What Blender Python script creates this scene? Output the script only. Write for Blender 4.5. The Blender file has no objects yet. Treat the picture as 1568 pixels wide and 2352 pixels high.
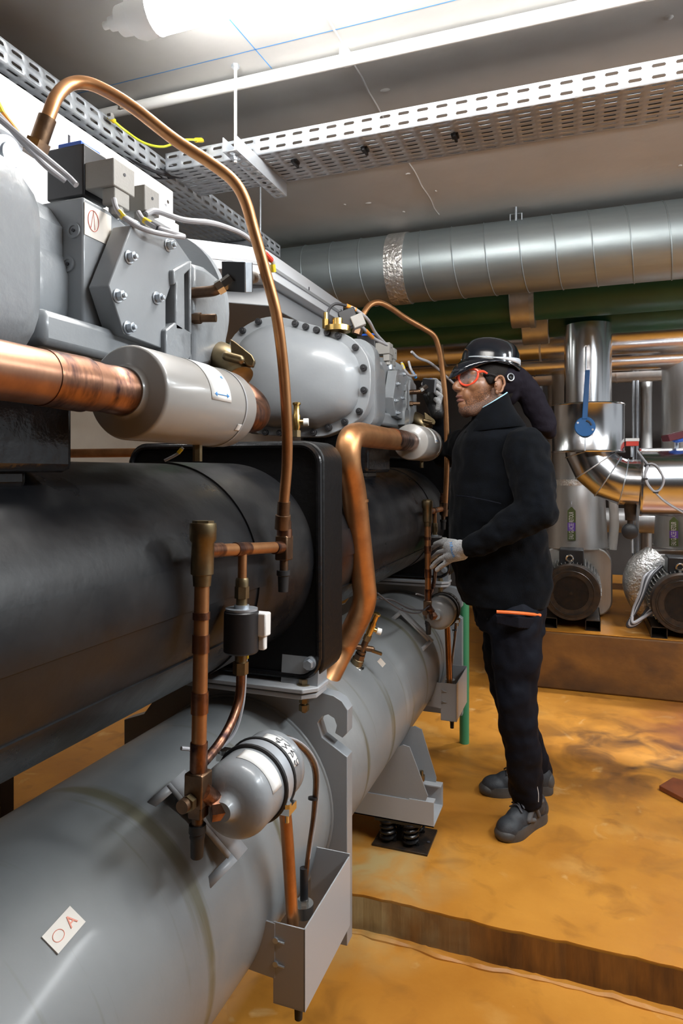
import bpy, bmesh, math, random
from mathutils import Vector as V, Matrix, Quaternion
random.seed(4)
PI = math.pi
S = bpy.context.scene
COL = S.collection

# ------------------------------------------------------------------ camera, light, exposure
F, CX, HY, CAMH = 1534.0, 784.0, 1085.0, 1.36
YAW = math.atan(556/1534)
sn, cs = math.sin(YAW), math.cos(YAW)
cam = bpy.data.cameras.new('camera'); co = bpy.data.objects.new('camera', cam); COL.objects.link(co)
co.location = (0, 0, CAMH); co.rotation_euler = (PI/2, 0, YAW)
cam.sensor_fit = 'HORIZONTAL'; cam.sensor_width = 24; cam.lens = 24*F/1568
cam.shift_y = -(1176-HY)/1568; cam.clip_start = .02
S.camera = co
S.view_settings.view_transform = 'Standard'; S.view_settings.look = 'None'
S.view_settings.exposure = 0.35; S.view_settings.gamma = 1
w = bpy.data.worlds.new('world'); S.world = w; w.use_nodes = True
w.node_tree.nodes['Background'].inputs[0].default_value = (.90, .95, 1, 1)
w.node_tree.nodes['Background'].inputs[1].default_value = .42
def area(name, loc, rot, sx, sy, e, col=(1, .97, .93)):
    l = bpy.data.lights.new(name, 'AREA'); l.shape = 'RECTANGLE'; l.size = sx; l.size_y = sy; l.energy = e; l.color = col
    o = bpy.data.objects.new(name, l); COL.objects.link(o); o.location = loc; o.rotation_euler = rot
area('ceiling_lamp_near_right', (1.35, 1.45, 2.42), (0, math.radians(28), 0), .15, 1.5, 44, (.88, .95, 1))
area('ceiling_lamp_right', (1.7, 2.75, 2.40), (0, 0, 0), 1.5, .15, 30, (.95, .98, 1))
area('ceiling_lamp_far', (1.3, 4.9, 2.42), (0, 0, 0), 1.5, .15, 105, (.97, .98, 1))
area('ceiling_lamp_far_left', (-2.1, 3.6, 2.42), (0, 0, 0), .15, 1.5, 18, (1, .98, .94))
LAMP_E = 40.0

# ------------------------------------------------------------------ helpers
def ray(px, py):
    a = (px-CX)/F
    return V((-sn+cs*a, cs+sn*a, -(py-HY)/F))
def at(px, py, X=None, Y=None, Z=None, D=None):
    d = ray(px, py)
    t = X/d.x if X is not None else Y/d.y if Y is not None else (Z-CAMH)/d.z if Z is not None else D
    return V((0, 0, CAMH))+d*t
RT, FW, UP = V((cs, sn, 0)), V((-sn, cs, 0)), V((0, 0, 1))

def mat(name, col, rough=.5, metal=0.0, col2=None, ns=8, nd=4, lo=.35, hi=.65, bump=0, bs=60, coat=0, r2=None, emit=0, alpha=1, trans=0, stretch=None):
    m = bpy.data.materials.new(name); m.use_nodes = True; nt = m.node_tree; b = nt.nodes['Principled BSDF']
    b.inputs['Base Color'].default_value = (*col, 1); b.inputs['Roughness'].default_value = rough; b.inputs['Metallic'].default_value = metal
    b.inputs['Coat Weight'].default_value = coat; b.inputs['Coat Roughness'].default_value = .12
    if emit: b.inputs['Emission Color'].default_value = (*col, 1); b.inputs['Emission Strength'].default_value = emit
    if trans: b.inputs['Transmission Weight'].default_value = trans
    if alpha < 1: b.inputs['Alpha'].default_value = alpha
    tc = nt.nodes.new('ShaderNodeTexCoord'); src = tc.outputs['Object']
    if stretch:
        mp = nt.nodes.new('ShaderNodeMapping'); mp.inputs['Scale'].default_value = stretch
        nt.links.new(src, mp.inputs['Vector']); src = mp.outputs['Vector']
    if col2 is not None or r2 is not None:
        n = nt.nodes.new('ShaderNodeTexNoise'); n.inputs['Scale'].default_value = ns; n.inputs['Detail'].default_value = nd; n.inputs['Roughness'].default_value = .6
        nt.links.new(src, n.inputs['Vector'])
        cr = nt.nodes.new('ShaderNodeValToRGB'); cr.color_ramp.elements[0].position = lo; cr.color_ramp.elements[1].position = hi
        cr.color_ramp.elements[0].color = (*(col2 or col), 1); cr.color_ramp.elements[1].color = (*col, 1)
        nt.links.new(n.outputs['Fac'], cr.inputs['Fac']); nt.links.new(cr.outputs['Color'], b.inputs['Base Color'])
        if r2 is not None:
            mr = nt.nodes.new('ShaderNodeMapRange'); mr.inputs['From Min'].default_value = lo; mr.inputs['From Max'].default_value = hi
            mr.inputs['To Min'].default_value = r2; mr.inputs['To Max'].default_value = rough
            nt.links.new(n.outputs['Fac'], mr.inputs['Value']); nt.links.new(mr.outputs['Result'], b.inputs['Roughness'])
    if bump:
        n2 = nt.nodes.new('ShaderNodeTexNoise'); n2.inputs['Scale'].default_value = bs; n2.inputs['Detail'].default_value = 5
        nt.links.new(src, n2.inputs['Vector'])
        bp = nt.nodes.new('ShaderNodeBump'); bp.inputs['Strength'].default_value = bump; bp.inputs['Distance'].default_value = .003
        nt.links.new(n2.outputs['Fac'], bp.inputs['Height']); nt.links.new(bp.outputs['Normal'], b.inputs['Normal'])
    return m
def mix_layer(m, col, scale, lo, hi, stretch=None, detail=6, dist=0):
    """lay another noise-shaped stain of its own colour over a material"""
    nt = m.node_tree; b = nt.nodes['Principled BSDF']; inp = b.inputs['Base Color']
    mx = nt.nodes.new('ShaderNodeMix'); mx.data_type = 'RGBA'
    if inp.links: nt.links.new(inp.links[0].from_socket, mx.inputs[6])
    else: mx.inputs[6].default_value = inp.default_value
    mx.inputs[7].default_value = (*col, 1)
    tc = nt.nodes.new('ShaderNodeTexCoord'); mp = nt.nodes.new('ShaderNodeMapping'); mp.inputs['Scale'].default_value = stretch or (1, 1, 1)
    mp.inputs['Location'].default_value = (scale*.7, 3.1, 1.7)
    n = nt.nodes.new('ShaderNodeTexNoise'); n.inputs['Scale'].default_value = scale; n.inputs['Detail'].default_value = detail; n.inputs['Distortion'].default_value = dist
    mr = nt.nodes.new('ShaderNodeMapRange'); mr.inputs['From Min'].default_value = lo; mr.inputs['From Max'].default_value = hi
    nt.links.new(tc.outputs['Object'], mp.inputs['Vector']); nt.links.new(mp.outputs['Vector'], n.inputs['Vector'])
    nt.links.new(n.outputs['Fac'], mr.inputs['Value']); nt.links.new(mr.outputs['Result'], mx.inputs[0]); nt.links.new(mx.outputs[2], inp)

def spot_layer(m, c, rad, col, scale, lo, hi):
    """a stain with a place and outline of its own, broken up by noise"""
    nt = m.node_tree; b = nt.nodes['Principled BSDF']; inp = b.inputs['Base Color']; N = nt.nodes.new; L = nt.links.new
    mx = N('ShaderNodeMix'); mx.data_type = 'RGBA'; L(inp.links[0].from_socket, mx.inputs[6]); mx.inputs[7].default_value = (*col, 1)
    tc = N('ShaderNodeTexCoord'); d = N('ShaderNodeVectorMath'); d.operation = 'DISTANCE'; d.inputs[1].default_value = c
    L(tc.outputs['Object'], d.inputs[0])
    r = N('ShaderNodeMapRange'); r.inputs['From Min'].default_value = rad; r.inputs['From Max'].default_value = rad*.25; L(d.outputs['Value'], r.inputs['Value'])
    n = N('ShaderNodeTexNoise'); n.inputs['Scale'].default_value = scale; n.inputs['Detail'].default_value = 10; n.inputs['Distortion'].default_value = .7; L(tc.outputs['Object'], n.inputs['Vector'])
    k = N('ShaderNodeMapRange'); k.inputs['From Min'].default_value = lo; k.inputs['From Max'].default_value = hi; L(n.outputs['Fac'], k.inputs['Value'])
    p = N('ShaderNodeMath'); p.operation = 'MULTIPLY'; L(r.outputs['Result'], p.inputs[0]); L(k.outputs['Result'], p.inputs[1]); L(p.outputs['Value'], mx.inputs[0]); L(mx.outputs[2], inp)
M = {}
M['paint'] = mat('grey_machine_paint', (.27, .288, .305), .34, 0, (.225, .24, .255), 3, 5, .3, .7, .10, 90, coat=.25)
M['tankpaint'] = mat('grey_tank_paint', (.225, .235, .238), .44, 0, (.16, .17, .175), 2.2, 5, .3, .7, .06, 120, coat=.2)
mix_layer(M['tankpaint'], (.12, .115, .08), 2.2, .60, .70, (.6, 8, .6))
mix_layer(M['tankpaint'], (.32, .33, .33), 1.6, .60, .75, (1, 2, 1))
M['castpaint'] = mat('grey_cast_paint', (.27, .29, .31), .30, 0, (.235, .255, .27), 5, 5, .3, .7, .55, 55, coat=.35)
M['black'] = mat('black_insulation_paint', (.005, .0055, .007), .24, 0, (.011, .011, .012), 5, 6, .35, .65, .25, 30, r2=.45)
mix_layer(M['black'], (.045, .042, .038), 3.0, .56, .80, (1, .5, 1))
M['blackgloss'] = mat('black_gloss_paint', (.008, .008, .009), .22, 0, None, bump=.6, bs=45)
M['copper'] = mat('copper_pipe', (.58, .295, .13), .36, .88, (.36, .165, .07), 9, 5, .32, .62, .05, 60, r2=.44)
M['copperdull'] = mat('weathered_copper_pipe', (.40, .21, .13), .33, .92, (.16, .075, .05), 7, 5, .36, .62, .05, 60, stretch=(1, 1.6, 1), r2=.45)
M['tar'] = mat('black_tarred_plate', (.0035, .0035, .004), .45, 0, None, bump=.4, bs=60)
M['tar'].node_tree.nodes['Principled BSDF'].inputs['Specular IOR Level'].default_value = .3
M['copperstain'] = mat('heat_stained_copper', (.36, .18, .11), .30, 1, (.05, .028, .028), 14, 4, .38, .58, .1, 40, stretch=(1, 2.5, 1), r2=.45)
M['bronze'] = mat('brown_bronze', (.25, .15, .085), .42, .9, (.12, .075, .05), 20, 4, .35, .65, .15, 90)
M['brass'] = mat('brass', (.80, .55, .18), .25, 1, (.55, .36, .12), 30)
M['dullbrass'] = mat('dull_brass', (.29, .225, .13), .40, .95, (.2, .15, .08), 25)
M['chrome'] = mat('bright_steel', (.72, .72, .70), .22, 1)
M['steel'] = mat('galvanised_steel', (.56, .60, .64), .38, .75, (.44, .48, .53), 30, 3)
M['zinc'] = mat('zinc_tray', (.50, .53, .56), .45, .45, (.42, .45, .49), 12)
M['duct'] = mat('galvanised_duct', (.36, .405, .41), .46, .8, (.28, .32, .33), 4, 5, .3, .7, .05, 40, stretch=(.4, 3, 3))
M['alu'] = mat('aluminium_cladding', (.74, .75, .77), .20, 1, (.66, .67, .69), 3, 4, .3, .7, .05, 5)
M['aluold'] = mat('dusty_aluminium_cladding', (.62, .62, .61), .36, .85, (.5, .5, .49), 6, 6, .3, .7, .12, 12, stretch=(3, 3, .4))
M['foil'] = mat('crumpled_foil', (.85, .85, .84), .30, .9, (.6, .58, .55), 20, 4, .3, .7, 1.0, 55)
M['foil'].node_tree.nodes['Bump'].inputs['Distance'].default_value = .012
M['white'] = mat('white_sheet_metal', (.80, .82, .85), .35, 0, coat=.2)
M['panelgrey'] = mat('light_grey_sheet', (.36, .37, .385), .36, 0)
M['whiteplastic'] = mat('white_plastic', (.8, .8, .78), .4)
M['greyplastic'] = mat('grey_plastic', (.30, .29, .27), .55, 0, bump=.2, bs=200)
M['blackplastic'] = mat('black_plastic', (.015, .015, .017), .42)
M['rubber'] = mat('black_rubber', (.012, .012, .013), .6)
M['blueplastic'] = mat('blue_plastic', (.02, .12, .62), .4)
M['valveblue'] = mat('blue_enamel', (.01, .12, .36), .35)
M['redplastic'] = mat('red_plastic', (.62, .05, .03), .35)
M['cable'] = mat('grey_cable', (.36, .36, .38), .5)
M['darkcable'] = mat('dark_cable', (.03, .03, .035), .55)
M['yellow'] = mat('yellow_sleeve', (.75, .55, .02), .45)
M['orange'] = mat('orange_sleeve', (.75, .28, .03), .45)
M['greenyellow'] = mat('earth_wire', (.62, .66, .04), .45)
M['green'] = mat('green_pipe_paint', (.022, .115, .06), .42, 0, (.017, .085, .045), 3)
M['greenl'] = mat('pale_green_paint', (.05, .26, .12), .45)
M['paper'] = mat('white_label', (.78, .78, .76), .5)
M['cream'] = mat('cream_label', (.70, .66, .60), .5)
M['ink'] = mat('dark_ink', (.05, .05, .06), .6)
M['redink'] = mat('red_ink', (.65, .10, .06), .6)
M['palered'] = mat('faded_red_ink', (.75, .30, .22), .6)
M['blueink'] = mat('blue_ink', (.05, .25, .60), .6)
M['purple'] = mat('purple_print', (.14, .06, .45), .5)
M['olive'] = mat('olive_tag', (.08, .12, .03), .5)
M['concrete'] = mat('ceiling_concrete', (.46, .455, .44), .85, 0, (.36, .355, .34), 1.6, 8, .3, .7, .5, 14)
mix_layer(M['concrete'], (.52, .51, .49), .8, .5, .75, (1, 1, 1))
M['floor'] = mat('ochre_painted_floor', (.60, .262, .038), .42, 0, (.42, .16, .020), 1.7, 9, .32, .62, .35, 18, r2=.3)
mix_layer(M['floor'], (.66, .36, .10), 3.2, .60, .80)
mix_layer(M['floor'], (.16, .07, .025), 1.15, .58, .80, (1, 1.6, 1), 8, 1.2)
mix_layer(M['floor'], (.36, .145, .022), 9, .54, .74, (1, 1, 1), 9, .6)
mix_layer(M['floor'], (.70, .42, .16), 6.5, .64, .76, (1, 1, 1), 9, .8)
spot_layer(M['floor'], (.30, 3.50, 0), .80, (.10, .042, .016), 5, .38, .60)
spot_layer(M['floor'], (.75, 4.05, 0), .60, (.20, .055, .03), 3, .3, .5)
spot_layer(M['floor'], (-.75, 2.18, 0), .42, (.46, .33, .14), 7, .35, .6)
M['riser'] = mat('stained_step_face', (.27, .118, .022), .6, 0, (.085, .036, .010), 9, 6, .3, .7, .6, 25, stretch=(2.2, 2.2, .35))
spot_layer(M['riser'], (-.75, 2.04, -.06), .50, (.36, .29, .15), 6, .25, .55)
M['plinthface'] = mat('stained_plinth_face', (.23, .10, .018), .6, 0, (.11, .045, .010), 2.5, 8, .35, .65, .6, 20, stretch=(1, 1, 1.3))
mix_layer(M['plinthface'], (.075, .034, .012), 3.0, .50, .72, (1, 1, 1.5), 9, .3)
M['wall'] = mat('beige_wall', (.42, .37, .31), .8, 0, (.36, .31, .26), 2)
M['darkwall'] = mat('dark_back_wall', (.045, .04, .036), .8, 0, (.03, .026, .024), 2)
M['rust'] = mat('rusty_dusty_black', (.012, .010, .009), .42, 0, (.040, .024, .014), 22, 6, .4, .6, .5, 60)
M['wood'] = mat('red_brown_board', (.22, .06, .02), .45, 0, (.15, .04, .015), 12)
M['lamp'] = mat('lamp_diffuser', (1, .985, .96), .5, emit=LAMP_E)

class MB:
    """collects shapes given in world coordinates and links them as one mesh"""
    def __init__(s): s.b = bmesh.new()
    def _xf(s, r, m): bmesh.ops.transform(s.b, matrix=m, verts=r['verts'] if isinstance(r, dict) else r)
    def box(s, lo, hi, m=None):
        r = bmesh.ops.create_cube(s.b, size=1); lo, hi = V(lo), V(hi)
        mm = Matrix.Translation((lo+hi)/2) @ Matrix.Diagonal((*(hi-lo), 1))
        s._xf(r, (m @ mm) if m else mm); return s
    def obox(s, c, ax, ay, az):
        """oriented box: centre and three half-axis vectors"""
        r = bmesh.ops.create_cube(s.b, size=2); ax, ay, az, c = V(ax), V(ay), V(az), V(c)
        s._xf(r, Matrix(((ax.x, ay.x, az.x, c.x), (ax.y, ay.y, az.y, c.y), (ax.z, ay.z, az.z, c.z), (0, 0, 0, 1)))); return s
    def cyl(s, p0, p1, r0, r1=None, seg=24, roll=0):
        p0, p1 = V(p0), V(p1); d = p1-p0; r1 = r0 if r1 is None else r1
        r = bmesh.ops.create_cone(s.b, cap_ends=True, segments=seg, radius1=r0, radius2=r1, depth=d.length)
        s._xf(r, Matrix.Translation((p0+p1)/2) @ d.to_track_quat('Z', 'Y').to_matrix().to_4x4() @ Matrix.Rotation(roll, 4, 'Z')); return s
    def sph(s, c, r, seg=16):
        r_ = bmesh.ops.create_uvsphere(s.b, u_segments=seg, v_segments=max(6, seg//2), radius=r)
        s._xf(r_, Matrix.Translation(V(c))); return s
    def ell(s, c, ax, ay, az, seg=20):
        r = bmesh.ops.create_uvsphere(s.b, u_segments=seg, v_segments=seg//2, radius=1); ax, ay, az, c = V(ax), V(ay), V(az), V(c)
        s._xf(r, Matrix(((ax.x, ay.x, az.x, c.x), (ax.y, ay.y, az.y, c.y), (ax.z, ay.z, az.z, c.z), (0, 0, 0, 1)))); return s
    def cap(s, p0, p1, r0, r1=None, seg=16):
        r1 = r0 if r1 is None else r1
        s.cyl(p0, p1, r0, r1, seg); s.sph(p0, r0, seg); s.sph(p1, r1, seg); return s
    def lathe(s, prof, o, ax, seg=48, caps=True):
        """profile of (distance along axis, radius)"""
        o = V(o); ax = V(ax).normalized(); q = ax.to_track_quat('Z', 'Y').to_matrix()
        rings = []
        for (h, r) in prof:
            rings.append([s.b.verts.new(o+ax*h+q @ V((math.cos(2*PI*k/seg)*r, math.sin(2*PI*k/seg)*r, 0))) for k in range(seg)] if r > 1e-6 else [s.b.verts.new(o+ax*h)])
        for a, b in zip(rings, rings[1:]):
            for k in range(seg):
                k2 = (k+1) % seg
                vs = ([a[k], a[k2]] if len(a) > 1 else [a[0]]) + ([b[k2], b[k]] if len(b) > 1 else [b[0]])
                if len(vs) > 2: s.b.faces.new(vs)
        for rg, fl in ((rings[0], 1), (rings[-1], 0)):
            if len(rg) > 1 and caps: s.b.faces.new(rg[::-1] if fl else rg)
        return s
    def tube(s, pts, r, seg=14, smooth=True, n=6, radii=None, closed=False, caps=True):
        pts = [V(p) for p in pts]
        if smooth and len(pts) > 2:
            P, R = [], []
            L = len(pts)
            for i in range(L if closed else L-1):
                p0 = pts[(i-1) % L] if (closed or i > 0) else pts[0]*2-pts[1]
                p1, p2 = pts[i], pts[(i+1) % L]
                p3 = pts[(i+2) % L] if (closed or i+2 < L) else p2*2-p1
                for k in range(n):
                    t = k/n
                    P.append(.5*((2*p1)+(p2-p0)*t+(2*p0-5*p1+4*p2-p3)*t*t+(3*p1-p0-3*p2+p3)*t**3))
                    if radii: R.append(radii[i]*(1-t)+radii[(i+1) % L]*t)
            if not closed:
                P.append(pts[-1])
                if radii: R.append(radii[-1])
        else: P, R = pts, radii
        up = None; rings = []; L = len(P)
        for i, p in enumerate(P):
            if closed: d = P[(i+1) % L]-P[i-1]
            else: d = P[min(i+1, L-1)]-P[max(i-1, 0)]
            d.normalize()
            if up is None: up = d.orthogonal().normalized()
            up = (up-d*up.dot(d)).normalized(); sd = d.cross(up)
            rr = R[i] if radii else r
            rings.append([s.b.verts.new(p+(up*math.cos(2*PI*k/seg)+sd*math.sin(2*PI*k/seg))*rr) for k in range(seg)])
        if closed: rings.append(rings[0])
        for a, b in zip(rings, rings[1:]):
            for k in range(seg): s.b.faces.new((a[k], a[(k+1) % seg], b[(k+1) % seg], b[k]))
        if not closed and caps: s.b.faces.new(rings[0][::-1]); s.b.faces.new(rings[-1])
        return s
    def prism(s, pts, ext):
        """closed outline of 3-D points, extruded by the vector ext"""
        a = [s.b.verts.new(V(p)) for p in pts]; b = [s.b.verts.new(V(p)+V(ext)) for p in pts]; n = len(a)
        s.b.faces.new(a[::-1]); s.b.faces.new(b)
        for k in range(n): s.b.faces.new((a[k], a[(k+1) % n], b[(k+1) % n], b[k]))
        return s
    def quad(s, *p): s.b.faces.new([s.b.verts.new(V(q)) for q in p]); return s
    def build(s, name, m, parent=None, bevel=0, sharp=35, mods=(), keepn=False):
        off = V((0, 0, 0))
        q = parent
        while q is not None: off = off+q.location; q = q.parent
        bmesh.ops.translate(s.b, vec=-off, verts=s.b.verts)
        if not keepn: bmesh.ops.recalc_face_normals(s.b, faces=s.b.faces)
        me = bpy.data.meshes.new(name); s.b.to_mesh(me); s.b.free()
        me.shade_smooth(); me.set_sharp_from_angle(angle=math.radians(sharp))
        me.materials.append(M[m] if isinstance(m, str) else m)
        o = bpy.data.objects.new(name, me); COL.objects.link(o); o.parent = parent
        if bevel:
            bv = o.modifiers.new('bevel', 'BEVEL'); bv.width = bevel; bv.segments = 2; bv.limit_method = 'ANGLE'; bv.angle_limit = math.radians(40)
            bv.harden_normals = False
        return o
def tag(o, label=None, cat=None, group=None, kind=None):
    if label: o['label'] = label
    if cat: o['category'] = cat
    if group: o['group'] = group
    if kind: o['kind'] = kind
    return o
def thing(name, label, cat, loc=(0, 0, 0), group=None):
    o = bpy.data.objects.new(name, None); COL.objects.link(o); o.location = loc; o.empty_display_size = .1
    return tag(o, label, cat, group)
def copy_tree(o, shift=None, label=None, parent=None):
    c = o.copy(); COL.objects.link(c); c.parent = parent
    if shift is not None: c.location = c.location+V(shift)
    if label: c['label'] = label
    for ch in list(o.children): copy_tree(ch, None, None, c)
    return c
def text(name, body, m, parent, o, ux, uy, size, depth=.0006, fit=None):
    """flat lettering: origin, direction of writing, direction of letter height"""
    cu = bpy.data.curves.new(name, 'FONT'); cu.body = body; cu.size = size; cu.extrude = depth; cu.align_x = 'CENTER'; cu.align_y = 'CENTER'
    t = bpy.data.objects.new(name, cu); me = bpy.data.meshes.new_from_object(t); bpy.data.objects.remove(t)
    if fit:
        xs = [v.co.x for v in me.vertices]; ys = [v.co.y for v in me.vertices]
        me.transform(Matrix.Diagonal((fit[0]/(max(xs)-min(xs)), fit[1]/(max(ys)-min(ys)), 1, 1)))
    ux, uy = V(ux).normalized(), V(uy).normalized(); uz = ux.cross(uy)
    off = V((0, 0, 0)); q = parent
    while q is not None: off = off+q.location; q = q.parent
    p = V(o)-off
    me.transform(Matrix(((ux.x, uy.x, uz.x, p.x), (ux.y, uy.y, uz.y, p.y), (ux.z, uy.z, uz.z, p.z), (0, 0, 0, 1))))
    me.materials.clear(); me.materials.append(M[m])
    ob = bpy.data.objects.new(name, me); COL.objects.link(ob); ob.parent = parent; return ob
def struct(name, mb, m, **k): return tag(mb.build(name, m, **k), kind='structure')

# ------------------------------------------------------------------ the room
CEIL = 2.53
struct('floor', MB().box((-3.2, -2.6, -.31), (3.6, 2.06, -.11)), 'floor')
fl = MB()
# raised slab the chiller and the technician stand on, its front edge slightly worn
n = 220
top = []
for i in range(n+1):
    x = -3.2+6.8*i/n; top.append((x, 2.042+.0035*random.uniform(-1, 1)+.003*math.sin(i*.31)))
pts = [(x, y, 0) for x, y in top]+[(3.6, 7.2, 0), (-3.2, 7.2, 0)]
fl.prism(pts, (0, 0, -.3))
up_floor = struct('floor', fl, 'floor')
rb = MB(); prev = None
for i in range(n):
    (x0, y0), (x1, y1) = top[i], top[i+1]
    rb.quad((x0, y0-.004, -.006), (x1, y1-.004, -.006), (x1, y1-.004, -.15), (x0, y0-.004, -.15))
rf = rb.build('step_face', 'riser', up_floor)
mb = MB(); mb.tube([(-3.1+6.6*i/160, 2.020-.010*random.random()-.006*math.sin(i*.4), -.112) for i in range(161)], .012, 8, n=2, radii=[random.uniform(.007, .016) for i in range(161)])
mb.build('mortar_bead', 'floor', up_floor)
ceil = struct('ceiling', MB().box((-3.2, -2.6, CEIL), (3.6, 7.2, CEIL+.15)), 'concrete')
mb = MB()
for x0, y0, x1, y1 in ((-1.6, 1.66, 3, 1.62), ):
    mb.quad((x0, y0, CEIL-.0008), (x1, y1, CEIL-.0008), (x1, y1+.003, CEIL-.0008), (x0, y0+.003, CEIL-.0008))
mb.quad((-.9, .7, CEIL-.0008), (-.897, .7, CEIL-.0008), (-.847, 1.75, CEIL-.0008), (-.85, 1.75, CEIL-.0008))
mb.build('chalk_line', M['blueink'], ceil)
mb = MB()
for k, y in enumerate((2.45, )):
    mb.tube([(-1.2+4.4*i/60, y+.004*random.uniform(-1, 1), CEIL+.001) for i in range(61)], .004, 6, n=2)
for x in (-.62, .62):
    mb.tube([(x+.003*random.uniform(-1, 1), .6+2.4*i/30, CEIL+.001) for i in range(31)], .004, 6, n=2)
for i in range(40):
    mb.ell((random.uniform(-1, 2.4), random.uniform(1.1, 3), CEIL), (random.uniform(.006, .02), 0, 0), (0, random.uniform(.004, .012), 0), (0, 0, .004), 8)
mb.build('formwork_ridge', 'concrete', ceil)
struct('wall_left', MB().box((-3.2, -2.6, -.31), (-3.05, 7.2, CEIL)), 'wall')
struct('shade_wall_right', MB().box((3.45, -2.6, -.31), (3.6, 1.0, CEIL)), 'darkwall')  # unseen partial wall, added dark to keep ambient light off the camera-facing sides
struct('wall_front', MB().box((-3.2, -2.75, -.31), (3.6, -2.6, CEIL)), 'darkwall')  # unseen wall behind the camera, closed and kept dark to cut fill light
struct('wall_back', MB().box((-3.2, 7.05, -.31), (3.6, 7.2, CEIL)), 'darkwall')
# pump plinth
pl = MB().box((-.47, 4.39, 0), (3.45, 7.03, .36)).build('concrete_plinth', 'plinthface', bevel=.012)
tag(pl, 'long raised concrete plinth with stained ochre face carrying the two pumps', 'plinth')
mb = MB().box((-.465, 4.395, .361), (3.44, 7.02, .364)); mb.build('plinth_top', 'floor', pl)

# ------------------------------------------------------------------ ceiling services
def perforated(mb, o, u, v, nu, nv, su, sv):
    """sheet of nu x nv cells (vectors u, v per cell), each with a rounded slot su x sv (fractions)"""
    o, u, v = V(o), V(u), V(v)
    for i in range(nu):
        for j in range(nv):
            c = o+u*(i+.5)+v*(j+.5)
            out = [(-.5, -.5), (0, -.5), (.5, -.5), (.5, 0), (.5, .5), (0, .5), (-.5, .5), (-.5, 0)]
            a, b = su/2, sv/2; k = a-(b*v.length/u.length)*.8
            inn = [(-k, -b), (0, -b), (k, -b), (a, 0), (k, b), (0, b), (-k, b), (-a, 0)]
            vo = [mb.b.verts.new(c+u*x+v*y) for x, y in out]; vi = [mb.b.verts.new(c+u*x+v*y) for x, y in inn]
            for q in range(8): mb.b.faces.new((vo[q], vo[(q+1) % 8], vi[(q+1) % 8], vi[q]))
def solid(o, t=.0015):
    m = o.modifiers.new('solid', 'SOLIDIFY'); m.thickness = t; m.offset = 0; return o
# tray crossing the picture
TY, TZ, TW, TH = 1.80, 2.315, .205, .055
t = thing('cable_tray', 'long perforated zinc cable tray crossing under the ceiling from left to right', 'cable tray', (-1.245, TY, TZ))
nx = 64; dx = .0535
for nm, args in (('tray_side', ((-1.245, TY, TZ), (dx, 0, 0), (0, 0, TH/2), nx, 2, .62, .30)),
                 ('tray_side', ((-1.245, TY+TW, TZ), (dx, 0, 0), (0, 0, TH/2), nx, 2, .62, .30)),
                 ('tray_bottom', ((-1.245, TY, TZ), (dx, 0, 0), (0, TW/9, 0), nx, 9, .62, .28))):
    mb = MB(); perforated(mb, *args); bmesh.ops.remove_doubles(mb.b, verts=mb.b.verts, dist=.0002); solid(mb.build(nm, 'zinc', t))
for px, py in ((678, 372), (838, 343), (1045, 312)):
    c = at(px, py, Z=TZ-.004); MB().box((c.x-.010, c.y-.012, TZ-.008), (c.x+.010, c.y+.012, TZ)).box((c.x-.003, c.y-.02, TZ-.014), (c.x+.004, c.y+.02, TZ-.004)).build('cable_tie', 'blackplastic', t)
# tray along the chiller
LX = -1.27
t = thing('cable_tray', 'perforated zinc cable tray running away above the white control cabinet', 'cable tray', (LX, .35, TZ))
ny = 44
for nm, args in (('tray_side', ((LX, .35, TZ), (0, dx, 0), (0, 0, TH/2), ny, 2, .62, .30)),
                 ('tray_bottom', ((LX-.32, .35, TZ), (0, dx, 0), (.32/12, 0, 0), ny, 12, .62, .28))):
    mb = MB(); perforated(mb, *args); bmesh.ops.remove_doubles(mb.b, verts=mb.b.verts, dist=.0002); solid(mb.build(nm, 'zinc', t))
c = thing('cable_bundle', 'bundle of thick dark cables lying in the tray behind the earth wire', 'cables', (-1.4, 1.9, TZ+.02))
for k in range(7):
    z = TZ+.012+.014*(k % 2)
    MB().tube([(-1.3-.035*k, .4, z), (-1.3-.035*k, 1.5, z), (-1.3-.03*k+.02, 1.78, z-.01), (-1.16-.02*k, 1.9-.012*k, z), (-.9, 1.97-.018*k, z), (.8, 1.97-.02*k, z)], .009, 10).build('cable', 'darkcable', c)
# strut and rods
t = thing('tray_hanger', 'slotted steel channel with threaded rod carrying the crossing cable tray', 'hanger', (-.94, 1.68, 2.27))
mb = MB(); perforated(mb, (-.96, 1.665, 2.268), (0, .034, 0), (.04, 0, 0), 10, 1, .6, .3); solid(mb.build('channel_base', 'zinc', t))
MB().box((-.962, 1.665, 2.268), (-.959, 2.005, 2.309)).box((-.921, 1.665, 2.268), (-.918, 2.005, 2.309)).build('channel_flange', 'zinc', t)
MB().cyl((-.94, 1.70, 2.25), (-.94, 1.70, CEIL), .0045, seg=10).build('threaded_rod', 'whiteplastic', t)
MB().cyl((-.94, 1.70, 2.256), (-.94, 1.70, 2.266), .009, seg=6).cyl((-.94, 1.70, CEIL-.008), (-.94, 1.70, CEIL), .012, seg=6).build('nut', 'steel', t)
t = thing('tray_hanger', 'thin threaded rod hanger at the far end of the tray above the cabinet', 'hanger', (-1.2, 2.45, 2.27))
p = at(598, 500, Y=2.45)
MB().cyl((p.x, 2.45, 2.05), (p.x, 2.45, CEIL), .004, seg=8).build('threaded_rod', 'steel', t)
MB().box((p.x-.35, 2.44, TZ-.03), (p.x+.02, 2.47, TZ-.005)).build('channel_base', 'zinc', t)
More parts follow.
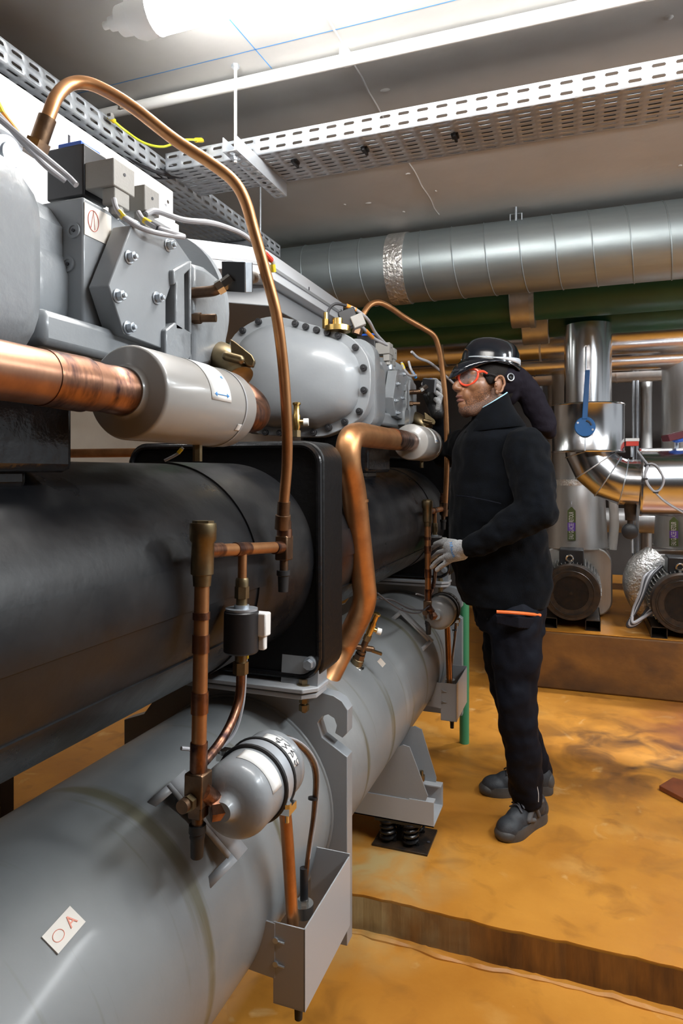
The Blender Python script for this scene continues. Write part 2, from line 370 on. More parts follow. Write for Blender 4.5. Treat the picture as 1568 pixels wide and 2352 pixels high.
# earth wire
t = thing('earth_wire', 'short yellow green earth wire sagging between the two cable trays', 'wire', at(250, 268, X=LX+.01))
pa, pb = at(250, 268, X=LX+.015), at(465, 322, Y=TY-.008)
q = [pa, at(285, 298, D=1.93), at(330, 328, D=1.93), at(375, 337, D=1.92), at(420, 322, D=1.92), pb]
MB().tube(q, .0035, 8).build('wire', 'greenyellow', t)
MB().tube([pa, pa+(q[1]-pa)*.35], .007, 10, smooth=False).build('sleeve', 'yellow', t); MB().tube([pb, pb+(q[4]-pb)*.35], .007, 10, smooth=False).build('sleeve', 'yellow', t)
MB().cyl(pa, pa+V((.012, 0, 0)), .009, seg=6).build('lug_bolt', 'chrome', t); MB().cyl(pb, pb-V((0, .012, 0)), .009, seg=6).build('lug_bolt', 'chrome', t)
# conduit on the ceiling
t = thing('ceiling_conduit', 'white plastic conduit clipped along the concrete ceiling', 'conduit', (-1.5, 1.745, 2.505))
MB().cyl((-2.4, 1.745, 2.503), (3.3, 1.745, 2.503), .0165, seg=20).build('pipe', 'whiteplastic', t)
for x in (-1.35, -.62, .15, .95, 1.8): MB().box((x-.012, 1.722, 2.495), (x+.012, 1.768, CEIL)).build('clip', 'whiteplastic', t, bevel=.003)
# fluorescent lamp
LYy, LZ = 1.33, 2.445
t = thing('ceiling_light', 'glowing sealed fluorescent batten light on the ceiling', 'light', (-1.0, LYy, LZ))
MB().cyl((-.955, LYy, LZ), (.48, LYy, LZ), .05, seg=32).build('diffuser', 'lamp', t)
for sx, x0 in ((-1, -.955), (1, .48)):
    MB().lathe([(0, .0515), (.045*1, .0515), (.06, .046), (.062, .036), (.1, .033), (.102, .018), (.13, .016), (.132, .009), (.15, .009)], (x0-sx*.01, LYy, LZ), (sx, 0, 0), 24).build('end_cap', 'whiteplastic', t)
MB().box((-.8, LYy-.02, LZ+.04), (-.74, LYy+.02, CEIL)).box((.26, LYy-.02, LZ+.04), (.32, LYy+.02, CEIL)).build('mount', 'whiteplastic', t)
# spiral duct
DY = 3.12; DR = .0494*DY/math.cos(math.radians(17.4)); DZ = CAMH+DY*math.tan(math.radians(17.4))
t = thing('spiral_duct', 'large galvanised spiral duct hanging under the ceiling', 'duct', (-2, DY, DZ))
MB().cyl((-2.6, DY, DZ), (3.4, DY, DZ), DR, seg=72).build('duct_pipe', 'duct', t)
mb = MB()
x = -2.5
while x < 3.35:
    mb.tube([(x+.10*k/32+ .0, DY+math.cos(2*PI*k/32)*(DR+.001), DZ+math.sin(2*PI*k/32)*(DR+.001)) for k in range(33)], .003, 6, smooth=False); x += .146
tag(mb.build('seam_ridge', 'duct', t))
a0 = at(882, 620, Y=DY-DR*.9).x; a1 = at(925, 620, Y=DY-DR*.9).x
MB().cyl((a0, DY, DZ), (a1, DY, DZ), DR+.005, seg=72).build('foil_tape', 'foil', t)
hx = at(1188, 495, Y=DY-.02).x
t = thing('duct_hanger', 'small steel hanger holding the spiral duct to the ceiling', 'hanger', (hx, DY, DZ+DR))
MB().cyl((hx, DY-.09, DZ+DR-.08), (hx, DY-.09, CEIL), .005, seg=8).build('rod', 'steel', t)
MB().tube([(hx-.025, DY-.09, DZ+DR-.09), (hx-.025, DY-.09, CEIL-.03), (hx+.025, DY-.09, CEIL-.03), (hx+.025, DY-.09, DZ+DR-.09)], .003, 6, smooth=False).build('stirrup', 'steel', t)
# pipes under the ceiling beyond the duct
def hpipe(name, lab, cat, Y, r, slope, m, x0=-2.9, x1=3.4, joints=(), jm=None, grp=None):
    z = CAMH+Y*slope+r*math.sqrt(1+slope*slope)
    t = thing(name, lab, cat, (x0, Y, z), grp)
    MB().cyl((x0, Y, z), (x1, Y, z), r, seg=48).build('pipe', m, t)
    if joints:
        for px in joints:
            x = at(px, 800, Y=Y-r).x; MB().cyl((x-.006, Y, z), (x+.006, Y, z), r+.004, seg=48).build('joint_band', jm or m, t)
    return t, z
tg, zg = hpipe('green_pipe', 'upper dark green painted pipe right beneath the spiral duct', 'pipe', 3.75, .13, .219, 'green')
tg2, zg2 = hpipe('green_pipe', 'lower dark green painted pipe just above the silver clad pipes', 'pipe', 4.12, .115, .193, 'green')
ta, za = hpipe('clad_pipe', 'aluminium clad pipe directly below the green pipes', 'pipe', 4.55, .145, .160, 'alu', joints=(1015, 1238), jm='steel')
tb, zb = hpipe('clad_pipe', 'aluminium clad pipe lower and further back with orange floor reflection', 'pipe', 4.95, .11, .1385, 'alu', joints=(960, 1225))
tcx, zc_ = hpipe('clad_pipe', 'bright dusty clad pipe furthest back, lowest of the horizontal ceiling pipes', 'pipe', 5.45, .10, .124, 'aluold', joints=(1417, ), x0=-.75)
# clamp around the green pipes
x0, x1 = at(1168, 730, Y=3.6).x, at(1222, 730, Y=3.6).x
t = thing('pipe_support', 'aluminium clad support block wrapped around the two green pipes', 'support', (x0, 3.75, zg-.16))
MB().cyl((x0, 3.75, zg), (x1, 3.75, zg), .165, seg=40).build('upper_collar', 'aluold', t, bevel=.004)
MB().cyl((x0+.03, 4.12, zg2), (x1+.06, 4.12, zg2), .15, seg=40).build('lower_collar', 'aluold', t, bevel=.004)
MB().cyl((x1-.02, 3.75, zg), (x1+.005, 3.75, zg), .17, seg=40).build('band', 'steel', t)
MB().box((x0+.02, 3.7, zg+.1), (x0+.05, 3.8, CEIL)).build('hanger_strap', 'steel', t)

# ------------------------------------------------------------------ control cabinets over the chiller
PX = -1.2
t = thing('control_cabinet', 'white control cabinet above the near compressor, directly under the cable tray', 'cabinet', (-1.4, 1, 1.75))
MB().box((-1.62, .15, 1.78), (PX, 1.777, 2.235)).build('body', 'white', t, bevel=.004)
MB().box((PX-.002, .15, 2.135), (PX+.008, 1.775, 2.150)).box((PX-.002, .15, 2.10), (PX+.02, 1.777, 2.128)).build('lower_lip', 'white', t, bevel=.002)
mb = MB(); p = at(158, 322, X=PX); mb.box((PX, p.y-.003, p.z-.012), (PX+.002, p.y+.003, p.z+.012)); mb.build('slot', 'ink', t)
p = at(378, 465, X=PX); MB().cyl(p, p+V((.012, 0, 0)), .006, seg=6).build('bolt', 'chrome', t)
QX = -1.05
t = thing('cable_trunking', 'pale metal trunking channel behind the far compressor ending near the spiral duct', 'trunking', (-1.2, 2.2, 2.07))
ye = at(788, 700, X=QX).y
pts = [(-1.62, 1.80, 2.055), (-1.40, 1.80, 2.055), (QX-.06, 2.05, 2.055), (QX, 2.12, 2.055), (QX, ye, 2.055), (-1.62, ye, 2.055)]
MB().prism(pts, (0, 0, .09)).build('body', 'white', t, bevel=.002)
pts = [(x+.006, y, 2.085) for x, y, z in pts]
MB().prism(pts, (0, 0, .012)).build('seam', 'panelgrey', t)
MB().prism([(-1.6, 1.85, 1.98), (QX-.05, 2.25, 1.98), (QX-.05, ye-.02, 1.98), (-1.6, ye-.02, 1.98)], (0, 0, .075)).build('under_box', 'panelgrey', t, bevel=.003)
MB().prism([(-1.5, 1.9, 2.145), (-1.45, 2.0, 2.20), (-1.30, 2.25, 2.20), (-1.22, 2.45, 2.145)], (-.02, .02, 0)).build('cowl', 'panelgrey', t)
p = at(782, 716, X=QX); MB().cyl(p-V((.002, .02, 0)), p+V((.01, -.02, 0)), .007, seg=6).build('bolt', 'chrome', t)
p = at(709, 665, X=QX); MB().box((QX, p.y-.003, p.z-.01), (QX+.002, p.y+.003, p.z+.01)).build('slot', 'ink', t)
# ------------------------------------------------------------------ chiller: vessels
SH = 1.70
TX, TZc, TR = -.877, .485, .2724
EX, EZ, ER = -.8757, 1.139, .2406
SY = 1.595
t = cond = thing('condenser_tank', 'grey horizontal condenser tank nearest the camera with red marked sticker on its side', 'tank', (TX, .8, TZc-TR))
MB().lathe([(0, TR), (1.655, TR)], (TX, -.06, TZc), (0, 1, 0), 96).build('shell', 'tankpaint', t)
fpx = [(797, 1739), (739, 1694), (729, 1661), (738, 1646), (753, 1641), (767, 1650), (773, 1667), (769, 1684), (786, 1695), (797, 1684), (798, 1632), (785, 1611), (765, 1598), (742, 1592)]
out = [at(x, y, Y=SY) for x, y in fpx]
out = [V((out[0].x, SY, .16))]+out+[V((-.66, SY, .80)), V((-1.10, SY, .80)), V((-1.14, SY, .72)), at(330, 1640, Y=SY), at(285, 1653, Y=SY), V((-1.243, SY, .16))]
MB().prism(out, (0, .04, 0)).build('tube_sheet', 'paint', t, bevel=.0015)
mb = MB(); mb.tube([(TX+math.cos(2*PI*k/60)*TR, SY-.002, TZc+math.sin(2*PI*k/60)*TR) for k in range(60)], .006, 8, closed=True, n=1)
mb.build('weld_bead', 'tankpaint', t)
# folded brackets welded on the shell behind the filter drier
def shellpt(px, py, dr=0.0):
    """point where a line of sight meets the condenser shell"""
    d = ray(px, py); A = d.x**2+d.z**2; B = 2*(d.x*(-TX)+d.z*(CAMH-TZc)); C = TX**2+(CAMH-TZc)**2-(TR+dr)**2
    q = (-B-math.sqrt(max(0, B*B-4*A*C)))/(2*A); return V((0, 0, CAMH))+d*q
A0, B0, C0 = shellpt(338, 1842), shellpt(391, 1797, .035), shellpt(424, 1768, .035)
A1, B1, C1 = shellpt(484, 2040), shellpt(545, 1977, .035), shellpt(568, 1950, .035)
mb = MB(); lp_ = lambda p, q, k: p+(q-p)*k
mb.quad(A0, B0, lp_(B0, B1, .09), lp_(A0, A1, .09)).quad(A1, B1, lp_(B1, B0, .09), lp_(A1, A0, .09)).quad(B0, C0, C1, B1).quad(B0, B1, lp_(B1, A1, .18), lp_(B0, A0, .18))
solid(mb.build('filter_bracket', 'panelgrey', t), .003)

cond_far = copy_tree(cond, (0, SH, 0), 'grey horizontal condenser tank further away carrying the brass relief valve on its shoulder')
# sticker only on the near tank
p = shellpt(146, 2136); nn = (p-V((TX, p.y, TZc))).normalized(); ty = V((0, 1, 0)); tv = ty.cross(nn)
st = MB()
ang_ = 0
ux = (ty*math.cos(ang_)+tv*math.sin(ang_)).normalized(); uy = nn.cross(ux)
ux = (shellpt(172, 2107)-shellpt(120, 2166)).normalized(); uy = nn.cross(ux).normalized(); ux = uy.cross(nn).normalized()
st.obox(p+nn*.001, ux*.031, uy*.0165, nn*.0012).build('sticker', 'cream', cond)
text('sticker_letter', 'A', 'palered', cond, p+nn*.0027+ux*.015, ux, uy, .024)
MB().tube([p+nn*.0026-ux*.013+ux*math.cos(2*PI*k/20)*.010+uy*math.sin(2*PI*k/20)*.0075 for k in range(20)], .0006, 5, closed=True, n=1).build('sticker_ring', 'palered', cond)

# evaporators
t = evap = thing('evaporator_tank', 'black insulated evaporator tank at left nearest the camera', 'tank', (EX, .8, EZ-ER))
MB().lathe([(0, ER), (1.572, ER)], (EX, -.012, EZ), (0, 1, 0), 96).build('shell', 'black', t)
def band(r, a0, a1, y0, y1, dr=.004, nseg=12):
    mb = MB(); P = []
    for k in range(nseg+1):
        a = math.radians(a0+(a1-a0)*k/nseg); P.append(V((EX+math.cos(a)*(r+dr), y0, EZ+math.sin(a)*(r+dr))))
    for k in range(nseg, -1, -1):
        a = math.radians(a0+(a1-a0)*k/nseg); P.append(V((EX+math.cos(a)*(r-.002), y0, EZ+math.sin(a)*(r-.002))))
    return mb.prism(P, (0, y1-y0, 0))
band(ER, -4, 14, -.01, 1.545).build('seam_strip', 'black', t)
band(ER, -29, -27.5, -.01, 1.545, .003).build('seam_strip', 'black', t)
MB().lathe([(0, ER+.004), (.30, ER+.004)], (EX, 1.245, EZ), (0, 1, 0), 96).build('end_wrap', 'black', t)
def rrect(x0, x1, z0, z1, r, y, n=6):
    P = []
    for cx, cz, a0 in ((x1-r, z1-r, 0), (x0+r, z1-r, 90), (x0+r, z0+r, 180), (x1-r, z0+r, 270)):
        for k in range(n+1):
            a = math.radians(a0+90*k/n); P.append(V((cx+math.cos(a)*r, y, cz+math.sin(a)*r)))
    return P
MB().prism(rrect(-1.19, -.607, .835, 1.44, .055, 1.545), (0, .14, 0)).build('end_plate', 'tar', t, bevel=.006)
MB().tube(rrect(-1.178, -.619, .847, 1.428, .05, 1.543), .008, 8, closed=True, n=1).build('sealing_bead', 'blackgloss', t)
MB().box((-.625, 1.546, .95), (-.611, 1.55, 1.30)).build('edge_strip', 'blackgloss', t)
# evaporator feet
def foot():
    z = .818
    t = MB().prism([(-1.17, 1.50, z), (-.645, 1.50, z), (-.615, 1.53, z), (-.615, 1.60, z), (-1.17, 1.60, z)], (0, 0, .011)).build('foot_plate', 'panelgrey', evap, bevel=.002)
    MB().prism([(-1.17, 1.505, z-.016), (-.65, 1.505, z-.016), (-.62, 1.53, z-.016), (-.62, 1.60, z-.016), (-1.17, 1.60, z-.016)], (0, 0, .012)).build('lower_plate', 'panelgrey', t, bevel=.002)
    MB().prism([(-.62, 1.535, z), (-.62, 1.60, z), (-.62, 1.60, z+.07), (-.62, 1.57, z+.095), (-.62, 1.545, z+.08)], (-.10, 0, 0)).build('gusset', 'paint', t)
    p = at(710, 1525, Y=1.53); MB().cyl(p+V((0, .02, 0)), p, .016, seg=20).cyl(p, p-V((0, .014, 0)), .012, seg=6).build('bolt', 'steel', t)
    p = at(698, 1572, Z=z+.011); MB().cyl(p, p+V((0, 0, .002)), .018, seg=20).cyl(p+V((0, 0, .002)), p+V((0, 0, .014)), .0125, seg=6).build('bolt', 'dullbrass', t)
    MB().cyl(p-V((0, 0, .045)), p-V((0, 0, .028)), .0125, seg=6).cyl(p-V((0, 0, .065)), p-V((0, 0, .05)), .013, seg=6).cyl(p-V((0, 0, .07)), p, .006, seg=10).build('nut', 'dullbrass', t)
    return t
foot()
evap_far = copy_tree(evap, (0, SH, 0), 'black insulated evaporator tank further away behind the thick bent copper pipe')

# ------------------------------------------------------------------ compressors
t = comp = thing('compressor', 'grey screw compressor at upper left with round red mark label on its valve block', 'compressor', (-.94, .85, 1.48))
cp = [(531, 778), (567, 745), (611, 728), (655, 730), (722, 747), (792, 767), (829, 797), (848, 834), (850, 893), (840, 941), (814, 971), (759, 997), (722, 1004), (648, 1002), (592, 996), (553, 967), (524, 893), (519, 830)]
FY = 2.15
def smooth_loop(P, n=4):
    L = len(P); R = []
    for i in range(L):
        p0, p1, p2, p3 = P[i-1], P[i], P[(i+1) % L], P[(i+2) % L]
        for k in range(n):
            q = k/n; R.append(.5*((2*p1)+(p2-p0)*q+(2*p0-5*p1+4*p2-p3)*q*q+(3*p1-p0-3*p2+p3)*q**3))
    return R
FL = smooth_loop([at(x, y, Y=FY) for x, y in cp]); sh = V((0, -SH, 0)); FL = [p+sh for p in FL]
FC = sum(FL, V((0, 0, 0)))/len(FL)
def loft(mb, rings, cap0=True, cap1=True):
    vr = [[mb.b.verts.new(p) for p in r] for r in rings]; n = len(vr[0])
    for a, b in zip(vr, vr[1:]):
        for k in range(n): mb.b.faces.new((a[k], a[(k+1) % n], b[(k+1) % n], b[k]))
    if cap0: mb.b.faces.new(vr[0][::-1])
    if cap1: mb.b.faces.new(vr[-1])
    return mb
def scl(k, dy, sx=1, c=None): c = c or FC; return [V((c.x+(p.x-c.x)*k*sx, p.y+dy, c.z+(p.z-c.z)*k)) for p in FL]
loft(MB(), [scl(1, 0), scl(1, .055)]).build('flange', 'paint', t, bevel=.003)
loft(MB(), [scl(.86, .002), scl(.845, -.014), scl(.80, -.034), scl(.70, -.056), scl(.55, -.075), scl(.35, -.087), scl(.12, -.093), scl(.01, -.094)]).build('motor_cover', 'paint', t, sharp=60)
loft(MB(), [rrect(-1.20, -.675, 1.50, 1.825, .07, .50), rrect(-1.20, -.675, 1.50, 1.825, .07, .56), rrect(-1.19, -.69, 1.505, 1.80, .08, .575), rrect(-1.19, -.693, 1.505, 1.795, .08, .69), rrect(-1.18, -.705, 1.515, 1.785, .08, .725), rrect(-1.16, -.735, 1.54, 1.765, .07, .745), rrect(-1.12, -.79, 1.57, 1.74, .06, .752), rrect(-1.12, -.79, 1.57, 1.74, .06, 1.28)]).build('body', 'castpaint', t, sharp=60)
for bx, by in ((485, 498), (550, 517), (617, 537), (684, 553), (751, 573), (858, 645), (908, 771), (911, 910), (882, 1041), (792, 1106), (693, 1142), (598, 1172), (390, 1175), (300, 1172), (258, 485), (160, 540)):
    p = at(500+bx/2.703, 560+by/2.703, Y=FY)+sh
    MB().cyl(p, p-V((0, .014, 0)), .0115, seg=12).cyl(p-V((0, .014, 0)), p-V((0, .016, 0)), .006, seg=6).build('bolt', 'blackplastic', t, bevel=.0015)
# valve block
X0 = -.76
a = at(190, 450, X=X0); b = at(190, 755, X=X0)
MB().prism([(X0, .872, b.z), (X0, 1.10, b.z), (X0, 1.10, a.z-.03), (X0, .93, a.z-.0), (X0, .872, a.z)], (-.30, 0, 0)).build('valve_block', 'paint', t, bevel=.004)
MB().prism([(-.80, .79, 1.60), (-.83, .79, 1.60), (-1.06, .79, 1.60), (-1.06, .79, 1.80), (-.83, .79, 1.80), (-.80, .79, 1.76)], (0, .09, 0)).build('step_casting', 'castpaint', t, bevel=.01)
for px, py in ((170, 530), (157, 607)):
    p = at(px, py, Y=.872); mb = MB(); mb.lathe([(0, .0125), (.003, .0125), (.003, .008), (.001, .0075), (.001, .0035)], p, (0, -1, 0), 24); mb.build('plug', 'castpaint', t)
    MB().cyl(p-V((0, .0035, 0)), p, .003, seg=6).build('plug_socket', 'ink', t)
p = at(18, 357, X=-.80)
MB().lathe([(0, .03), (.004, .028), (.004, .018), (.008, .017)], p, (1, 0, 0), 28).build('side_plug', 'steel', t)
# label with a red ring
pa, pb = at(192, 455, X=X0), at(255, 545, X=X0)
MB().box((X0, pa.y+.001, pa.z-.058), (X0+.0012, pb.y-.001, pa.z-.006)).build('label', 'cream', t)
c = V((X0+.0018, pa.y+.021, pa.z-.03))
MB().tube([c+V((0, math.cos(2*PI*k/24)*.0125, math.sin(2*PI*k/24)*.017)) for k in range(24)], .0005, 5, closed=True, n=1).tube([c+V((0, -.006, -.013)), c+V((0, 0, .016)), c+V((0, .004, -.014))], .0004, 5, smooth=False).build('label_mark', 'redink', t)
# hexagonal bearing cover
X1 = -.715
hx = [(303, 516), (249, 655), (285, 768), (381, 804), (381, 690), (398, 640), (437, 598), (402, 548)]
MB().prism([at(x, y, X=X1) for x, y in hx], (-.04, 0, 0)).build('bearing_cover', 'paint', t, bevel=.002)
MB().prism([at(x, y, X=X1-.04) for x, y in ((285, 560), (249, 655), (275, 740), (381, 790), (440, 760), (437, 600), (400, 560))], (-.2, 0, 0)).build('cover_base', 'castpaint', t)
for px, py in ((295, 591), (385, 564), (269, 680), (358, 685), (292, 753)):
    p = at(px, py, X=X1); MB().cyl(p, p+V((.003, 0, 0)), .0115, seg=20).cyl(p+V((.003, 0, 0)), p+V((.013, 0, 0)), .0085, seg=6).cyl(p+V((.013, 0, 0)), p+V((.018, 0, 0)), .004, seg=10).build('bolt', 'steel', t, bevel=.001)
# ribbed end casting
X2 = -.705
e = MB()
for poly in (((398, 620), (438, 598), (438, 618), (400, 655)), ((404, 640), (424, 625), (426, 800), (403, 775)), ((381, 757), (403, 740), (441, 765), (441, 815), (418, 850), (380, 828)), ((436, 600), (441, 600), (441, 850), (436, 850))):
    e.prism([at(x, y, X=X2) for x, y in poly], (-.10, 0, 0))
e.prism([at(x, y, X=X2-.045) for x, y in ((383, 640), (441, 598), (441, 830), (380, 800))], (-.2, 0, 0))
e.build('ribbed_casting', 'castpaint', t, bevel=.003)
MB().prism([at(x, y, X=X2-.0) for x, y in ((442, 602), (470, 610), (518, 650), (523, 700), (524, 800), (500, 838), (443, 850))], (-.40, 0, 0)).build('end_casting', 'castpaint', t, bevel=.012)
pe = at(523, 700, X=X2)
MB().lathe([(0, .19), (.02, .19), (.03, .18), (.03, .05)], (-.90, pe.y-.005, 1.70), (0, 1, 0), 64).build('end_disc', 'castpaint', t)
MB().box((-1.1, .76, 1.545), (-.735, 1.20, 1.60)).build('underside_rail', 'paint', t, bevel=.012)
# fittings on the end casting
p0 = at(445, 672, X=X2)
q = [p0-V((.02, 0, 0)), at(462, 671, D=p0.y/ray(445, 672).y), at(492, 667, D=1.28), at(512, 655, D=1.28), at(532, 640, D=1.28)]
MB().tube(q[:4], .0105, 12).build('elbow_fitting', 'bronze', t)
MB().tube(q[3:], .0115, 6, smooth=False).cyl(q[2]+(q[3]-q[2])*.3, q[3], .014, seg=6).build('union_nut', 'chrome', t)
cpl = at(545, 636, D=1.285); nrm = (RT*.50+FW*.80+UP*.22).normalized(); sx = nrm.cross(V((0, 0, 1))).normalized(); sy = nrm.cross(sx)
rr_ = Matrix.Rotation(.18, 3, nrm); sx, sy = rr_ @ sx, rr_ @ sy
MB().obox(cpl, sx*.028, sy*.028, nrm*.010).build('sensor_block', 'steel', t, bevel=.001)
MB().obox(cpl-nrm*.011, sx*.0275, sy*.0275, nrm*.002).build('sensor_face', 'blackplastic', t)
MB().obox(cpl+nrm*.0115, sx*.027, sy*.027, nrm*.0015).build('gasket', 'blackplastic', t)
MB().cap(cpl+nrm*.012, cpl+nrm*.05, .014, .012).obox(cpl+nrm*.02+UP*.006, sx*.014, sy*.014, nrm*.008).build('plug_connector', 'greyplastic', t)
MB().cyl(cpl+nrm*.016+UP*.02, cpl+nrm*.016+UP*.029, .004, seg=10).build('blue_cap', 'blueplastic', t)
p = at(447, 731, X=X2); MB().cyl(p-V((.01, 0, 0)), p+V((.012, .004, 0)), .011, seg=6).cyl(p+V((.012, .004, 0)), p+V((.04, .012, 0)), .008, seg=14).build('test_fitting', 'bronze', t)
# solenoid plugs on top of the block
MB().box((-.885, .925, 1.835), (-.805, .985, 1.925)).build('solenoid_coil', 'blackplastic', t, bevel=.003)
MB().box((-.865, .93, 1.925), (-.815, .98, 1.934)).build('coil_cap', 'blueplastic', t, bevel=.002)
MB().cyl((-.845, .955, 1.79), (-.845, .955, 1.84), .024, seg=24).cyl((-.77, 1.0, 1.79), (-.77, 1.0, 1.81), .02, seg=24).build('coil_base', 'steel', t)
for (x0, y0, z0, x1, y1, z1, k) in ((-.805, .928, 1.845, -.745, .985, 1.892, .018), (-.80, 1.02, 1.838, -.75, 1.065, 1.885, .015)):
    MB().box((x0, y0, z0), (x1, y1, z1)).box((x1-.028, y0+.005, z0-.028), (x1-.002, y1-.012, z0)).build('plug_connector', 'greyplastic', t, bevel=.002)
    c = V((x1-.015, (y0+y1)/2-.003, z0-.028)); MB().cyl(c, c-V((0, 0, .014)), k*.7, seg=8).build('cable_gland', 'greyplastic', t)
    MB().cyl((x1, (y0+y1)/2, (z0+z1)/2+.005), (x1+.001, (y0+y1)/2, (z0+z1)/2+.005), .003, seg=8).build('screw_hole', 'ink', t)
# supporting foot between compressor and evaporator
MB().box((-.95, .50, 1.36), (-.70, .785, 1.50)).box((-.90, .55, 1.335), (-.74, .74, 1.37)).build('support_foot', 'blackgloss', t, bevel=.012)
# discharge valve
pd = at(545, 850, D=1.30)
MB().tube([at(490, 815, D=1.42), at(520, 830, D=1.36), at(545, 862, D=1.34)], .030, 20, radii=[.034, .032, .026]).lathe([(0, .030), (.010, .030), (.012, .027)], at(545, 860, D=1.34), at(560, 885, D=1.28)-at(540, 850, D=1.30), 24).build('discharge_valve', 'dullbrass', t)
lug = [at(x, y, D=1.31) for x, y in ((528, 778), (540, 785), (578, 815), (585, 828), (580, 842), (566, 840), (552, 818), (530, 812))]
MB().prism(lug, FW*.02).build('valve_lug', 'dullbrass', t, bevel=.002)
MB().cap(at(520, 818, D=1.29), at(551, 826, D=1.29), .009).build('valve_bolt', 'dullbrass', t)
comp_far = copy_tree(comp, (0, SH, 0), 'grey screw compressor in the middle with round motor cover facing the camera')
for o in list(comp_far.children):
    if o.name.split('.')[0] in ('label', 'label_mark', 'side_plug'): bpy.data.objects.remove(o)

# ------------------------------------------------------------------ mufflers and thick copper pipes
MX, MZ, MR = -.627, 1.477, .070
t = muf = thing('muffler', 'grey cylindrical pipe muffler in the left foreground with white arrow label', 'muffler', (MX, .95, MZ-MR))
MB().lathe([(0, .033), (0, .036), (.004, .037), (.008, .042), (.010, .0655), (.012, .068), (.016, MR), (.283, MR), (.290, .068), (.294, .064), (.294, .034)], (MX, .80, MZ), (0, 1, 0), 64).build('shell', mat('muffler_grey_paint', (.30, .29, .275), .28, coat=.4), t, sharp=50)
MB().lathe([(0, MR+.0015), (.004, MR+.0015)], (MX, 1.045, MZ), (0, 1, 0), 64).build('seam_ring', 'panelgrey', t)
def patch(mb, cx, cz, r, y0, y1, a0, a1, n=14):
    P = [(V((cx+math.cos(math.radians(a0+(a1-a0)*k/n))*r, y0, cz+math.sin(math.radians(a0+(a1-a0)*k/n))*r))) for k in range(n+1)]
    vr = [[mb.b.verts.new(p) for p in P], [mb.b.verts.new(p+V((0, y1-y0, 0))) for p in P]]
    for k in range(n): mb.b.faces.new((vr[0][k], vr[0][k+1], vr[1][k+1], vr[1][k]))
    return mb
solid(patch(MB(), MX, MZ, MR+.0008, .93, .992, 0, 78).build('label', 'paper', t), .0006)
ba = MR+.0016
def cylpt(cx, cz, r, y, a): return V((cx+math.cos(math.radians(a))*r, y, cz+math.sin(math.radians(a))*r))
mb = MB(); mb.tube([cylpt(MX, MZ, ba, .942, 8), cylpt(MX, MZ, ba, .982, 8)], .0008, 5, smooth=False)
for y, s_ in ((.942, 1), (.982, -1)): mb.prism([cylpt(MX, MZ, ba, y-s_*.003, 8), cylpt(MX, MZ, ba, y+s_*.004, 11), cylpt(MX, MZ, ba, y+s_*.004, 5)], (.0004, 0, 0))
mb.prism([cylpt(MX, MZ, ba, .976, 36), cylpt(MX, MZ, ba, .984, 33), cylpt(MX, MZ, ba, .983, 39)], (.0004, 0, 0))
mb.build('label_arrow', 'blueink', t)
solid(patch(MB(), MX, MZ, MR+.0006, 1.03, 1.048, -38, -28).build('letter_sticker', 'paper', t), .0005)
MB().cyl((MX, 1.0, MZ-MR-.028), (MX, 1.0, MZ-MR+.01), .008, seg=6).build('drain_plug', 'dullbrass', t)
muf_far = copy_tree(muf, (0, SH, 0), 'grey cylindrical pipe muffler beyond the bent copper pipe, close to the technician')
# near stub and back elbow
t = thing('suction_pipe', 'heat stained thick copper pipe entering the near muffler from the left edge', 'pipe', (MX, .5, MZ-.037))
MB().cyl((MX, -.05, MZ), (MX, .74, MZ), .0345, seg=40).build('pipe', 'copperdull', t)
MB().lathe([(0, .0355), (.07, .037), (.072, .034), (.09, .0335), (.125, .0335), (.127, .0345), (.165, .034)], (MX, .645, MZ), (0, 1, 0), 40).build('brazed_joint', 'copperstain', t)
def elbow(shift, lab):
    t = thing('elbow_pipe', lab, 'pipe', V((MX, 1.12, MZ))+V((0, shift, 0)), 'stained elbows behind the mufflers')
    P = [V((MX, 1.08, MZ)), V((MX, 1.15, MZ-.004)), V((MX-.001, 1.205, MZ-.002)), V((MX-.016, 1.235, MZ+.018)), V((MX-.045, 1.235, MZ+.042)), V((MX-.08, 1.215, MZ+.062))]
    MB().tube([p+V((0, shift, 0)) for p in P], .034, 24).build('pipe', 'copperstain', t)
    MB().tube([p+V((0, shift, 0)) for p in P[4:]], .037, 24, smooth=False).build('collar', 'dullbrass', t)
elbow(0, 'blue and brown stained copper elbow behind the near muffler')
elbow(SH, 'stained copper elbow behind the far muffler')
t = thing('discharge_pipe', 'thick polished copper pipe bending down between the two evaporator tanks', 'pipe', at(840, 1390, X=-.66))
P = [V((MX, 2.42, MZ)), V((MX, 2.2, MZ-.003)), V((MX, 1.98, MZ-.004)), V((MX, 1.87, MZ-.006)), V((MX, 1.80, MZ-.026)), V((MX, 1.785, MZ-.09)), at(812, 1130, X=MX), at(822, 1220, X=MX), at(834, 1330, X=MX), at(837, 1375, X=MX-.002), at(825, 1415, X=MX-.03), at(795, 1475, X=MX-.09), at(765, 1535, X=MX-.12), at(737, 1590, X=MX-.14)]
MB().tube(P, .0365, 32, n=8).build('pipe', 'copper', t)
MB().cyl((MX, 2.24, MZ), (MX, 2.42, MZ), .038, seg=32).cyl((MX, 2.42, MZ), (MX, 2.505, MZ), .036, seg=32).build('brazed_joint', 'copperstain', t)
pj = at(816, 1150, X=MX); MB().tube([pj+V((0, 0, .004)), pj-V((0, 0, .004))], .0385, 32, smooth=False).build('joint_ring', 'copper', t)
